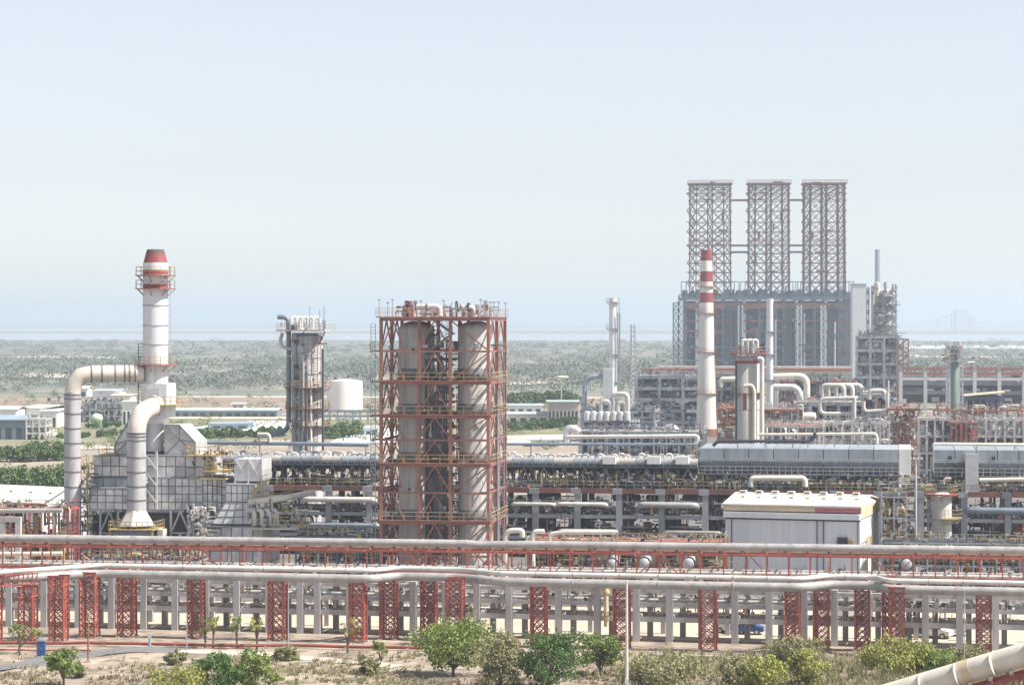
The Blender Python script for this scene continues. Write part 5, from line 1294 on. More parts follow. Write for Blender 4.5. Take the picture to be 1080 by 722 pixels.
for k in range(16):
    xa, xb = x0 + (x1 + .5 - x0) * k / 16, x0 + (x1 + .5 - x0) * (k + 1) / 16 - .05
    for ya, yb in ((-.5, Dp / 2), (Dp + .5, Dp / 2)):
        q = [(xa, ya, zE + .02), (xb, ya, zE + .02), (xb, yb, zR + .02), (xa, yb, zR + .02)]
        wh.mesh('roof_sheet', MB().loft(q, [(a, b, c + .14) for a, b, c in q]), 'roof_cream')
    if k % 2: v = wh.box('roof_vent', (xa + .6, Dp * .3, zE + 1.4), (.7, .7, .5), 'roof_cream'); wh.box('vent_slot', (xa + .6, Dp * .3 - .36, zE + 1.45), (.5, .03, .25), 'dark_gap', parent=v)
    wh.span('wall_rib', (xa, -.06, 0), (xa + .08, -.002, zE), 'wall_bright')
f = Fr(30, 326.0)
steel_frame('pipe_bridge', 'rusty red pipe bridge frame in front of the cream warehouse', f, -30, 72, 536, 4, 3, 5, 'red_steel', RC, 60, .24, 'rust_red', seed=35, railm='red_steel')
for v, m, r, lab in ((538.5, 'pipe_grey', .3, 'grey pipe along the top of the rusty bridge at the left edge'), (584, 'pipe_cream', .28, 'cream pipe in front of the rusty bridge at the left edge')):
    g = Fr(30, 318.0); uprisers(lab, g, [g.p(-30, v), g.p(66, v - .5)], r, m)
pf = T('portal_frame', 'grey concrete portal frame among the rusty pipes at the left edge', 'frame', Fr(10, 320.0)); f = pf.fr
for u in (3, 19.5): pf.span('post', (f.x(u) - .35, -.3, 0), (f.x(u) + .35, .3, f.z(546)), 'concrete')
pf.span('lintel', (f.x(3) - .36, -.32, f.z(550)), (f.x(19.5) + .36, .32, f.z(544.5)), 'concrete')
# ------------------------------------------------------------------ reactor behind the left air coolers
f = Fr(324.5, 430.0); t = T('reactor', 'tall grey reactor with ringed platforms behind the left air coolers', 'vessel', f)
s = f.mpp; r = 16 * s; z1 = f.z(351)
vcol(t, 'shell', (0, 0), r, 0, z1, 'vessel_grey', .3, 28)
for v in (352, 378, 395, 440): t.mesh('seam', MB().lathe([(r + .02, f.z(v)), (r + .07, f.z(v) + .18)], (0, 0, 0), 28), 'grey_steel')
zt = f.z(347.5)
platform(t, f.x(297), f.x(347.5), -3.8, 3.8, zt, 'vessel_grey', 'vessel_pale', 'flrb', th=.25)
for u in (309, 345): t.bar('knee', (f.x(u) * .7, -r * .8, zt - 2.6), (f.x(u) * 1.15, -3.8, zt - .3), .16, 'rust_red')
for v, a0, a1, d in ((408, -3.3, .9, 1.5), (430, -3.0, .9, 1.2), (448, -3.0, .9, 1.1)): round_platform(t, (0, 0), r, r + d, f.z(v), 'rust_red', 'yellow_steel', a0, a1)
for k, u in enumerate((309, 314.5, 320, 325.5, 331)):
    x = f.x(u, -2); h = f.z(334.5); t.pipe('loop_pipe', [(x - .35, -2 + k * .2, zt), (x - .35, -2 + k * .2, h), (x + .5, -1 + k * .2, h), (x + .5, -1 + k * .2, zt)], .24, 'pipe_white', n=10, k=4)
t.pipe('downcomer', [f.p(293, 334, -1), f.p(303.5, 334.5, -1), f.p(304.5, 345, -1), f.p(304.5, 448, -1), f.p(300, 455, -1), f.p(287, 457, -1)], .42, 'pipe_slate', rad=1.6, n=12)
t.pipe('relief_pipe', [f.p(298, 351, -1.5), f.p(295.5, 358, -1.5), f.p(297, 366, -1.5), f.p(308.5, 368, -1.5), f.p(309.5, 372, -1.5)], .3, 'pipe_white', n=10)
t.cyl('duct', f.p(310.5, 352, -2.2), f.p(310.5, 470, -2.2), .48, 'pipe_grey', 14)
for u, m, rr in ((316, 'pipe_slate', .15), (320, 'pipe_white', .22), (324, 'pipe_grey', .16), (328, 'pipe_cream', .2), (340.5, 'pipe_dark', .2)):
    t.cyl('riser', f.p(u, U(365, 410), -3.0), f.p(u, 475, -3.0), rr, m, 10)
t.mesh('ladder', ladder(ladder(MB(), f.x(337), -2.9, f.z(470), f.z(352), .09, .6), f.x(340), -2.4, f.z(430), f.z(352), .09, .6), 'rust_red')
t.mesh('manhole', MB().tube([(f.x(321), -r * .96, f.z(368)), (f.x(321), -r - .35, f.z(368))], .62, 14), 'grey_steel')
for v in (360, 386, 398): t.box('bracket', (f.x(316), -r * .9, f.z(v)), (.8, .8, .6), 'dark_steel')
for u in (331, 341, 346): t.bar('lamp_post', (f.x(u), -3, zt), (f.x(u), -3, zt + U(2, 4)), .1, 'grey_steel')
fittings(t, f.x(305), f.x(345), -3.8, -2.4, f.z(470), f.z(352), 70, ('dark_steel', 'grey_steel', 'pipe_grey'), .12, .4, 401)
for k in range(9): t.box('valve', (f.x(U(300, 345)), U(-4, 3), zt + U(.4, .9)), (U(.4, 1), .6, U(.5, 1.4)), R.choice(('grey_steel', 'rust_red', 'pipe_white', 'dark_steel')))

# second pale column right of the red and white chimney
f = Fr(790, 470.0); t = T('regenerator', 'pale column with a crown of white valves beside the striped chimney', 'vessel', f)
s = f.mpp; r = 14 * s; zt = f.z(374)
vcol(t, 'shell', (0, 0), r, 0, zt, 'vessel_pale', .1, 28)
round_platform(t, (0, 0), r * .9, r + 1.1, f.z(372), 'stack_red', 'grey_steel'); round_platform(t, (0, 0), r, r + .8, f.z(414), 'rust_red', 'yellow_steel')
t.mesh('red_band', MB().lathe([(r + .03, f.z(383)), (r + .05, f.z(380))], (0, 0, 0), 28), 'stack_red')
for v in (432,): t.mesh('seam', MB().lathe([(r + .02, f.z(v)), (r + .06, f.z(v) + .15)], (0, 0, 0), 28), 'grey_steel')
for k, u in enumerate((783, 788.5, 794)):
    for yy in (-1.5, .8):
        x = f.x(u, yy); t.pipe('valve_loop', [(x, yy, f.z(372)), (x, yy, f.z(358.5)), (x + .8, yy + .3, f.z(358.5)), (x + .8, yy + .3, f.z(372))], .3, 'pipe_white', n=10, k=4)
for k in range(20): a = U(0, 6.28); t.box('valve', ((r + .2) * math.cos(a), (r + .2) * math.sin(a), f.z(371) + U(.3, 1.2)), (U(.3, .8), .5, U(.4, 1.4)), R.choice(('grey_steel', 'rust_red', 'pale_steel', 'dark_steel')))
t.bar('davit', (f.x(798), 0, f.z(372)), (f.x(798), 0, f.z(346)), .12, 'grey_steel'); t.bar('davit_arm', (f.x(791), 0, f.z(346.5)), (f.x(798.5), 0, f.z(346.5)), .12, 'yellow_steel')
t.pipe('white_riser', [f.p(799, 378, -2.4), f.p(804, 378, -2.4), f.p(803.5, 384, -2.4), f.p(803.5, 470, -2.4)], .42, 'pipe_white', n=12)
t.pipe('hooked_riser', [f.p(785, 407, -2.9), f.p(793, 406, -2.9), f.p(795.5, 412, -2.9), f.p(795.5, 470, -2.9)], .34, 'pipe_cream', n=12)
t.cyl('dark_riser', f.p(776.5, 380, -1), f.p(776.5, 470, -1), .2, 'pipe_dark', 10)
t.span('rust_patch', (f.x(783.5, -r), -r - .03, f.z(432)), (f.x(787.5, -r), -r + .3, f.z(414)), 'rust_red')

# striped chimney
f = Fr(745, 772.0); t = T('striped_chimney', 'tall concrete chimney with red and white bands at the top', 'chimney', f); s = f.mpp
def cr(v): return (5.8 + (v - 263) / 197 * 5.2) * s
def cz(v): return f.z(v)
for a, b, m in ((460, 319, 'chimney_white'), (319, 308.5, 'stack_red'), (308.5, 297, 'chimney_white'), (297, 286, 'stack_red'), (286, 275, 'chimney_white'), (275, 263.5, 'stack_red')):
    t.mesh('red_band' if m == 'stack_red' else 'shaft', MB().lathe([(cr(a), cz(a)), (cr(b), cz(b))], (0, 0, 0), 28), m)
for v in (302, 330, 371, 414.5): round_platform(t, (0, 0), cr(v), cr(v) + .7, cz(v), 'rust_red', 'rust_red')
t.mesh('ladder', ladder(MB(), cr(400) + .1, -1, 5, cz(268), .12, .7), 'rust_red')
t.mesh('foot_ring', MB().lathe([(cr(460) + 1.6, 0), (cr(460) + 1.6, 2.2)], (0, 0, 0), 24), 'rust_red')

# ------------------------------------------------------------------ helper for far round stacks
def stack(name, label, u, Y, vt, vb, wpx, m, plats=(), wtop=None, railm='grey_steel', ladders=True):
    f = Fr(u, Y); t = T(name, label, 'stack', f); s = f.mpp; r = wpx / 2 * s; rt = (wtop or wpx) / 2 * s
    z0 = max(0.0, f.z(vb)) if vb else 0.0
    t.mesh('shaft', MB().lathe([(r, z0), (rt, f.z(vt))], (0, 0, 0), 20), m)
    for v in plats: round_platform(t, (0, 0), rt, rt + 1.0 * s / .27, f.z(v), railm, railm)
    if ladders: t.mesh('ladder', ladder(MB(), rt + .4, -rt * .4, z0 + 1, f.z(vt + 4), .14, .9), railm)
    return t
t = stack('furnace_stack', 'grey furnace stack with ring platforms left of the striped chimney', 646.5, 742.0, 314.5, None, 9.5, 'stack_white', (318, 346, 373, 402, 419), 8)
f = t.fr; t.mesh('inspection_mast', ladder(MB(), f.x(653), -1, f.z(400), f.z(330), .25, .7), 'grey_steel')
stack('furnace_stack', 'pale blue-grey round stack standing before the coker drums', 812, 700.0, 315, None, 8, 'stack_white', (349, 373, 400), 7.4)
stack('distant_chimney', 'faint tall grey chimney far off above the far column', 925.5, 2600.0, 263, None, 6.5, 'pipe_slate', (), 5.5, ladders=False)

# ------------------------------------------------------------------ furnace unit and grey process block
GC = ('pipe_grey', 'blue_steel', 'dark_steel', 'grey_steel', 'pipe_slate', 'cladding', 'dark_blue_steel')
f = Fr(645, 735.0)
t = steel_frame('furnace', 'grey furnace block with bent ducts round the foot of the furnace stack', f, 613, 690, 432, 14, 3, 6, 'grey_steel', GC, 80, .6, 'blue_steel', seed=41, railm='pale_steel', cat='furnace', big=2.6)
t.span('casing', (f.x(615), 3, 0), (f.x(668), 14, f.z(440)), 'blue_steel')
t.pipe('duct', [f.p(616.5, 462, 2), f.p(616.5, 397, 2), f.p(640, 397, 2)], 5 * f.mpp / 2, 'pipe_slate', rad=5, n=14)
t.span('duct_box', (f.x(636), .5, f.z(420)), (f.x(646), 4, f.z(388)), 'grey_panel')
for u0, u1, v, m in ((634, 644, 423, 'cladding'), (647, 662, 415, 'pipe_white'), (652, 660, 424, 'pipe_cream')):
    t.pipe('loop_duct', [f.p(u0, 440, -1), f.p(u0, v, -1), f.p(u1, v, -1), f.p(u1, 442, -1)], .7, m, n=10, rad=1.6)
for k in range(7): u = 620 + k * 7; vcol(t, 'burner_drum', (f.x(u), -1.2), 1.0, f.z(443), f.z(433), R.choice(('cladding', 'pipe_white', 'grey_panel')), n=12)
for i in range(4):
    for j in range(3): t.span('louvre', (f.x(664 + i * 3), -1.5, f.z(455 - j * 5)), (f.x(666.5 + i * 3), -1.2, f.z(451.5 - j * 5)), 'wall_bright')
stk = T('duct_silo', 'pale elbow cowl on the ground at the furnace right foot', 'duct', Fr(708, 720.0)); f = stk.fr
stk.pipe('duct', [f.p(703.5, 468), f.p(703.5, 450), f.p(713, 452), f.p(716, 462)], 1.15, 'cladding', rad=2.5, n=14)
stk = T('duct_silo', 'pale elbow cowl on the ground left of the furnace', 'duct', Fr(605, 720.0)); f = stk.fr
stk.pipe('duct', [f.p(598, 468), f.p(598, 451), f.p(609, 453), f.p(613, 462)], 1.15, 'cladding', rad=2.5, n=14)

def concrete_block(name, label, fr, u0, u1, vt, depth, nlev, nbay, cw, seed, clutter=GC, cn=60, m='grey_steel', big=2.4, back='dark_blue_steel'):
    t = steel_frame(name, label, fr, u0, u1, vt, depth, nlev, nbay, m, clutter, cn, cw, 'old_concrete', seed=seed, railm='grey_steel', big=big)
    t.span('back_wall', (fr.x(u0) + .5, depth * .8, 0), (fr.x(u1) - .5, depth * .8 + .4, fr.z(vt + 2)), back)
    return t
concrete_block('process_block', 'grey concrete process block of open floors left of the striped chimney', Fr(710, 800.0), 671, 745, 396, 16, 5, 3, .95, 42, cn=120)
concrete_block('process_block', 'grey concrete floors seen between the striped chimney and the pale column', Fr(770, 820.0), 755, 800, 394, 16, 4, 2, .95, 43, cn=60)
f = Fr(720, 810.0)
t = T('pipe_bundle', 'bundle of reddish pipes on top of the grey process blocks', 'pipes', f)
for k, (v, m, r) in enumerate(((389, 'rust_red', .42), (391, 'vessel_pale', .5), (393.5, 'pipe_cream', .5), (387, 'pipe_grey', .45))):
    t.pipe('pipe', [f.p(676 + 4 * k, v + 4, 2 + k), f.p(682 + 4 * k, v, 2 + k), f.p(898, v + .5, 2 + k)], r, m, n=10, rad=2)
for u in range(690, 898, 14): t.bar('support', (f.x(u), 3, 0), (f.x(u), 3, f.z(392)), .5, 'grey_steel')
for u0, v, r in ((690, 400, .8), (760, 400, .9)):
    uprisers('cream duct along the process block top, %s' % ('left of the striped chimney' if u0 < 700 else 'right of the striped chimney'), f, [f.p(u0, v + 8, -2), f.p(u0, v, -2), f.p(u0 + 45, v - 1, -2)], r, 'pipe_cream')

# lattice mast far behind the furnace
f = Fr(667, 1000.0); t = T('lattice_mast', 'slim grey lattice mast right of the furnace stack', 'mast', f)
h = f.z(342)
for a in range(3):
    aa = a * 2.094; t.bar('leg', (1.5 * math.cos(aa), 1.5 * math.sin(aa), 0), (.9 * math.cos(aa), .9 * math.sin(aa), h), .4, 'grey_steel')
lb = MB(); n = 18
for i in range(n):
    for a in range(3):
        a0, a1 = a * 2.094, (a + 1) * 2.094; q = 1.5 - .6 * i / n
        lb.bar((q * math.cos(a0), q * math.sin(a0), h * i / n), (q * math.cos(a1), q * math.sin(a1), h * (i + 1) / n), .25)
t.mesh('lacing', lb, 'grey_steel', kind='stuff')

def lattice(mb, x0, x1, y, z0, z1, pan, t, legs=True):
    n = max(1, round((z1 - z0) / pan)); dz = (z1 - z0) / n
    for i in range(n):
        a, b = z0 + i * dz, z0 + (i + 1) * dz
        mb.bar((x0, y, a), (x1, y, b), t); mb.bar((x1, y, a), (x0, y, b), t); mb.bar((x0, y, b), (x1, y, b), t)
    if legs:
        for x in (x0, x1): mb.bar((x, y, z0), (x, y, z1), t * 1.5)

# ------------------------------------------------------------------ coker: drums in a steel block, three drilling derricks on top
FK = Fr(805, 1590.0, math.radians(4)); sK = FK.mpp
ck = T('coker', 'huge dark coker block of drums and steel with three lattice derricks on top', 'plant', FK)
zB = FK.z(310); zD = FK.z(193.5); dep = 26.0
kx = [FK.x(u) for u in (722, 735, 763, 777, 785, 801, 827, 840, 846, 859, 871, 885, 893)]
for i, x in enumerate(kx):
    for y in (0, dep): ck.span('column', (x - .9, y - .9, 0), (x + .9, y + .9, zB - 3), 'cladding' if i % 3 == 1 else 'blue_steel')
for v, m in ((322.5, 'rust_red'), (338, 'stack_red'), (349, 'stack_red'), (366, 'blue_steel'), (380, 'blue_steel')):
    h = 3.6 if v < 330 else .9
    ck.span('beam', (kx[0], -1.2, FK.z(v) - h / 2), (kx[-1], -.93, FK.z(v) + h / 2), m)
ck.span('deck', (FK.x(716), -3, FK.z(316)), (FK.x(897), dep + 3, FK.z(313.5)), 'blue_steel')
ck.span('deck_house', (FK.x(719), 2, FK.z(313)), (FK.x(895), dep - 2, FK.z(309)), 'dark_steel')
ck.mesh('railing', rail(MB(), [(FK.x(716), -3, FK.z(313.5)), (FK.x(897), -3, FK.z(313.5))], 2.0, .3, 3), 'blue_steel')
for u0, u1 in ((738, 762), (786, 800), (803, 826), (842, 858), (861, 884)):
    x0, x1 = FK.x(u0, 8), FK.x(u1, 8); nd = 2 if u1 - u0 > 18 else 1
    for k in range(nd):
        w = (x1 - x0) / nd; xc = x0 + w * (k + .5); rr = w * .40; dr = vcol(ck, 'drum', (xc, 9), rr, 6, FK.z(322), 'dark_blue_steel', .6, 20)
        ck.mesh('drum_cone', MB().lathe([(rr * .35, 2), (rr, 14)], (xc, 9, 0), 18), 'dark_blue_steel', parent=dr)
ck.span('back_wall', (kx[0] + 1, dep - 4, 0), (kx[-1] - 1, dep - 3.5, zB - 4), 'dark_blue_steel')
lat3 = MB()
for u in (769, 779, 832, 877): lattice(lat3, FK.x(u - 2.2), FK.x(u + 2.2), -2.2, 0, FK.z(322), 4.0, .45)
ck.mesh('stair_lattice', lat3, 'dark_blue_steel', kind='stuff')
for v in (352, 368, 384): ck.span('floor', (kx[0], 1, FK.z(v)), (kx[-1], dep - 5, FK.z(v) + .5), 'dark_steel')
lat = MB()                                             # lattice stair towers at the ends and between the drums
for u0, u1, v in ((710, 715.5, 319), (715.8, 721.5, 312), (886, 892, 318), (892.5, 897, 308)):
    for y in (-1, 6, 14): lattice(lat, FK.x(u0), FK.x(u1), y, 0, FK.z(v), 4.5, .45)
lat2 = MB()
for u in (781, 843, 868): lattice(lat2, FK.x(u - 2.2), FK.x(u + 2.2), -2.2, 0, FK.z(322), 4.0, .45)
ck.mesh('stair_tower', lat, 'blue_steel', kind='stuff'); ck.mesh('stair_lattice', lat2, 'cladding', kind='stuff')
cl = MB()
for k in range(160):
    u = U(718, 895); h = U(1, 5); cl.box((FK.x(u), U(-1, 10), FK.z(313) + h / 2), (U(.6, 3), 2, h))
ck.mesh('deck_machinery', cl, 'blue_steel', kind='stuff')
for u in (742, 750, 808, 818, 848, 866, 880): ck.cyl('riser', (FK.x(u), -1.8, FK.z(392)), (FK.x(u), -1.8, FK.z(U(322, 345))), .7, R.choice(('cladding', 'pipe_slate')), 10)
fittings(ck, kx[0], kx[-1], -2.5, 6, 1, FK.z(325), 900, ('dark_blue_steel', 'dark_blue_steel', 'blue_steel', 'derrick_steel'), .6, 2.0, 320)
zL = [FK.z(v) for v in (310, 298, 287, 277, 267, 258.5, 252.5, 244, 234, 222, 211, 204, 198, 193.5)]
for ua, ub in ((727, 771), (789.5, 833), (848, 892)):
    dk_parts = []
    A, B = FK.x(ua), FK.x(ub); w = B - A; fx = [A, A + w * .16, A + w * .44, A + w * .56, A + w * .84, B]; fyy = [2.0, 12.0, 22.0]
    top = zL[-1]
    dm = MB()
    for x in fx:
        for y in fyy: ck.bar('derrick_leg', (x, y, zL[0]), (x + (A + w / 2 - x) * .04, y, top), .62, 'derrick_steel')
    for j, (a, b) in enumerate(zip(zL, zL[1:])):
        for y in (fyy[0], fyy[2]):
            ck.bar('derrick_ring', (A - .8, y, b), (B + .8, y, b), .42, 'rust_red' if j in (5, 11) else 'derrick_steel')
            for x0, x1 in zip(fx, fx[1:]):
                dm.bar((x0, y, a), (x1, y, b), .4); dm.bar((x1, y, a), (x0, y, b), .4)
        for x in (A, B):
            ck.bar('derrick_ring', (x, fyy[0], b), (x, fyy[2], b), .4, 'blue_steel')
            for y0, y1 in zip(fyy, fyy[1:]): dm.bar((x, y0, a), (x, y1, b), .34); dm.bar((x, y1, a), (x, y0, b), .34)
        if j in (1, 4, 7, 10): ck.span('derrick_landing', (A - 2.0, .5, b), (A + w * .2, 4, b + .3), 'blue_steel')
    for j, (a, b) in enumerate(zip(zL, zL[1:])):          # zigzag stairs up one side and odd landings
        p, q = (A - 1.6, A + w * .13) if j % 2 else (A + w * .13, A - 1.6)
        dm.bar((p, .8, a), (q, .8, b), .5)
        if R.random() < .5: k0 = U(A, B - 6); dm.box((k0 + 3, 1.4, b + .5), (U(3, 7), 2.5, U(.5, 1.6)))
        if R.random() < .4: k0 = U(A + 2, B - 2); dm.box((k0, 8, (a + b) / 2), (U(.8, 2), 2, U(2, 5)))
    ck.mesh('derrick_bracing', dm, 'derrick_steel', kind='stuff')
    ck.span('crown_platform', (A - 1, 1, top), (B + 1, 23, top + .6), 'rust_red')
    ck.mesh('railing', rail(MB(), [(A - 1, 1, top + .6), (B + 1, 1, top + .6)], 1.6, .25, 2), 'rust_red')
    lo = MB()
    for x in (A - 5, A - 2, B + 2, B + 5): lo.bar((x, 1, FK.z(312)), (x, 1, FK.z(297)), .5)
    lo.bar((A - 5, 1, FK.z(297)), (B + 5, 1, FK.z(297)), .5)
    ck.mesh('derrick_base', lo, 'blue_steel', kind='stuff')
for ua, ub in ((771, 789.5), (833, 848)):
    for v, m in ((210.5, 'rust_red'), (258.5, 'rust_red'), (265.5, 'blue_steel')): ck.span('walkway', (FK.x(ua), 6, FK.z(v) - .6), (FK.x(ub), 9, FK.z(v) + .6), m)

# ------------------------------------------------------------------ lift shaft, far column block
f = Fr(906, 1350.0, 0); t = T('lift_shaft', 'plain grey rectangular shaft right of the coker block', 'tower', f)
t.span('shaft', (f.x(899), 0, 0), (f.x(913.5), 8, f.z(300)), 'grey_panel'); t.span('cap', (f.x(898.4), -.4, f.z(300) + .01), (f.x(914.2), 8.4, f.z(299)), 'grey_steel')
lb = MB(); lattice(lb, f.x(914.5), f.x(917), 2, 0, f.z(303), 5, .4); t.mesh('ladder_cage', lb, 'blue_steel')
f = Fr(925, 1080.0)
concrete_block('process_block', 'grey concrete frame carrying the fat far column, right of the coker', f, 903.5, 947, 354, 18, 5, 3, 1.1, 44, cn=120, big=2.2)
t = T('fat_column', 'fat grey column with pipes and platforms on top of the concrete frame', 'vessel', f)
s = f.mpp; r = 9.5 * s; zb0 = f.z(354)
vcol(t, 'shell', (f.x(934, 8), 8), r, zb0, f.z(304), 'vessel_grey', .5)
vcol(t, 'side_column', (f.x(925, 6), 6), 3.2 * s, zb0, f.z(297), 'vessel_pale', .5, 14)
for v in (312, 322, 332, 343, 352): round_platform(t, (f.x(934, 8), 8), r, r + 1.4, f.z(v), 'blue_steel', 'grey_steel')
t.cyl('overhead_pipe', (f.x(920.5, 4), 4, zb0), (f.x(920.5, 4), 4, f.z(302)), .8, 'vessel_pale', 10); t.cyl('vent', (f.x(934, 8), 8, f.z(304)), (f.x(934, 8), 8, f.z(297)), .8, 'grey_steel', 10)
fittings(t, f.x(919), f.x(945), 0, 3, zb0, f.z(300), 110, ('grey_steel', 'blue_steel', 'pale_steel', 'dark_steel'), .3, .8, 402)
lb = MB(); lattice(lb, f.x(941), f.x(945), 2, zb0, f.z(300), 4, .35); t.mesh('ladder_tower', lb, 'grey_steel')
for k in range(24): t.box('valve', (f.x(U(919, 944), 3), U(-1, 6), f.z(U(300, 352))), (U(.6, 2), 1.5, U(.6, 2)), R.choice(('grey_steel', 'blue_steel', 'pale_steel')))
f = Fr(952, 1060.0); t = T('stair_tower', 'rusty open stair tower at the right side of the concrete frame', 'tower', f)
xa, xb = f.x(947), f.x(958); zt = f.z(357)
for x in (xa, (xa + xb) / 2, xb):
    for y in (0, 5): t.bar('post', (x, y, 0), (x, y, zt), .5, 'rust_red')
n = 8
for i in range(1, n + 1): t.span('landing', (xa, 0, zt * i / n - .5), (xb, 5, zt * i / n), 'rust_red')
sb = MB()
for i in range(n): a, b = (xa, xb) if i % 2 else (xb, xa); sb.bar((a, 1, zt * i / n), (b, 1, zt * (i + 1) / n), .5)
t.mesh('stair', sb, 'rust_red')

# ------------------------------------------------------------------ far right: dark rack, green column
f = Fr(1015, 1000.0)
t = T('pipe_rack', 'long dark far pipe rack behind the green column', 'pipe rack', f)
fx = [f.x(u) for u in (950, 976, 1002, 1028, 1054, 1080, 1106)]
for x in fx:
    for y in (0, 12): t.span('column', (x - .7, y - .6, 0), (x + .7, y + .6, f.z(392)), 'cladding' if y == 0 else 'blue_steel')
for v, m, h in ((389, 'rust_red', 1.0), (394, 'brick_red_steel', 1.3), (399.5, 'cladding', 1.2), (404, 'blue_steel', 1.6), (414, 'blue_steel', 1.4)):
    for a, b in zip(fx, fx[1:]): t.span('beam', (a + .71, -.5, f.z(v) - h / 2), (b - .71, .4, f.z(v) + h / 2), m)
t.span('back_wall', (fx[0], 11, f.z(426)), (fx[-1], 11.3, f.z(401)), 'dark_steel')
t.mesh('railing', rail(MB(), [(fx[0], 0, f.z(391)), (fx[-1], 0, f.z(391))], 1.5, .2, 2.5), 'rust_red')
t.span('deck', (fx[0], .5, f.z(402)), (fx[-1], 12, f.z(400.5)), 'blue_steel')
for k in range(60):
    u = U(952, 1080); v = R.choice((399, 404, 414, 424)); t.box('valve', (f.x(u), U(-.6, 4), f.z(v) + U(.3, 1.2)), (U(.8, 3), 1.2, U(.8, 2)), R.choice(('blue_steel', 'cladding', 'dark_steel', 'pipe_slate', 'grey_steel')))
for k in range(7): yl = 1 + k * 1.3; t.cyl('pipe', (fx[0], yl, f.z(R.choice((397, 411)))), (fx[-1], yl, f.z(397)), U(.3, .6), R.choice(('pipe_grey', 'pipe_slate', 'rust_red')), 8)
f = Fr(1005, 820.0); t = T('green_column', 'pale green column wrapped in a thin lattice at the far right', 'vessel', f); s = f.mpp; r = 5.2 * s
vcol(t, 'shell', (f.x(1007, 2), 2), r, 0, f.z(368), 'green_vessel', .4, 18)
for u in (1000, 1013.5):
    lb = MB(); lattice(lb, f.x(u - 1.8), f.x(u + 1.8), -.6, 0, f.z(365 if u > 1005 else 372), 3.2, .3); t.mesh('ladder_tower', lb, 'pale_steel')
for v in (364, 372, 380): platform(t, f.x(997), f.x(1015), -1.4, 4, f.z(v), 'vessel_pale', 'pale_steel', 'flr', 1.2, .4)
for k in range(24): t.box('valve', (f.x(U(996, 1014)), U(-1.5, 2), f.z(U(361, 382))), (U(.5, 1.5), 1, U(.5, 1.8)), R.choice(('vessel_pale', 'grey_steel', 'trim_tan', 'pale_steel')))
t.cyl('arm_pipe', f.p(993, 373, -1), f.p(1001, 374, -1), .5, 'grey_steel', 8); t.cyl('vent', f.p(1012, 372, 0), f.p(1012, 360, 0), .6, 'vessel_pale', 10)

# ------------------------------------------------------------------ the crowded units in front of the coker
WC = ('pipe_white', 'pipe_white', 'cladding', 'pipe_cream', 'pipe_grey', 'rust_red', 'pale_steel', 'blue_steel')
OC = ('orange_steel', 'pipe_cream', 'rust_red', 'pale_steel', 'pipe_white', 'orange_steel')
steel_frame('process_unit', 'pinkish unit of white pumps between the pale column and the cream pipes', Fr(820, 590.0), 802, 846, 432, 9, 3, 4, 'brick_red_steel', WC, 46, .35, 'rust_red', seed=51, railm='pale_steel', big=1.5)
steel_frame('process_unit', 'small orange unit between the striped chimney and the pale column', Fr(766, 640.0), 757, 777, 430, 8, 3, 2, 'orange_steel', OC, 22, .4, 'rust_red', seed=52, railm='yellow_steel', big=1.7)
concrete_block('process_unit', 'pale concrete unit of exchangers under the white looped pipes', Fr(880, 620.0), 840, 914, 424, 10, 3, 5, .8, 53, WC, 50, big=1.6)
concrete_block('process_unit', 'pale concrete unit with stacked exchangers next right of the looped pipes', Fr(925, 600.0), 910, 938, 416, 9, 4, 2, .7, 54, WC, 34, big=1.5)
steel_frame('process_unit', 'orange and red exchanger structure left of the green column', Fr(955, 570.0), 936, 970, 431, 8, 4, 3, 'rust_red', OC, 60, .35, 'rust_red', seed=55, railm='orange_steel', big=1.4)
concrete_block('process_unit', 'white concrete exchanger rows below the green column', Fr(988, 540.0), 969, 1003, 441, 7, 4, 4, .45, 56, WC, 50, m='pale_steel', big=1.0, back='grey_steel')
concrete_block('process_unit', 'dark red clad exchanger block below the green column', Fr(1016, 535.0), 1003, 1030, 445, 7, 3, 5, .4, 57, ('stack_red', 'rust_red', 'brick_red_steel', 'pale_steel'), 60, m='rust_red', big=1.0, back='rust_red')
concrete_block('process_unit', 'white concrete exchanger rows at the far right edge', Fr(1060, 540.0), 1030, 1110, 441, 7, 4, 8, .45, 58, WC, 110, m='pale_steel', big=1.0, back='grey_steel')
steel_frame('process_unit', 'orange pipe tops behind the white exchanger rows at the right edge', Fr(1050, 620.0), 985, 1110, 432, 6, 2, 8, 'orange_steel', OC + ('pipe_white', 'pipe_cream'), 70, .35, 'rust_red', seed=59, railm='rust_red', big=1.5)
steel_frame('process_unit', 'white and pink exchanger frames just above the panelled air coolers, left part', Fr(835, 530.0), 806, 868, 449, 7, 3, 7, 'pale_steel', WC, 80, .3, 'rust_red', seed=71, railm='pipe_cream', big=1.1)
steel_frame('process_unit', 'white and grey exchanger frames just above the panelled air coolers, right part', Fr(900, 535.0), 869, 938, 446, 7, 3, 7, 'cladding', WC, 90, .3, 'old_concrete', seed=72, railm='pipe_cream', big=1.1)
steel_frame('process_unit', 'rusty pipe frames between the pale stack and the coker foot', Fr(850, 760.0), 822, 902, 402, 9, 3, 6, 'rust_red', GC + ('rust_red', 'pipe_cream'), 80, .5, 'rust_red', seed=73, railm='grey_steel', big=1.9)
steel_frame('process_unit', 'low grey pipe frames behind the open air coolers right of the red tower', Fr(670, 560.0), 612, 742, 455, 8, 2, 10, 'grey_steel', GC + ('rust_red', 'pipe_white'), 110, .35, 'old_concrete', seed=74, railm='pale_steel', big=1.3)
f = Fr(1030, 700.0); t = T('shed', 'low grey shed with a yellow edge right of the green column', 'building', f)
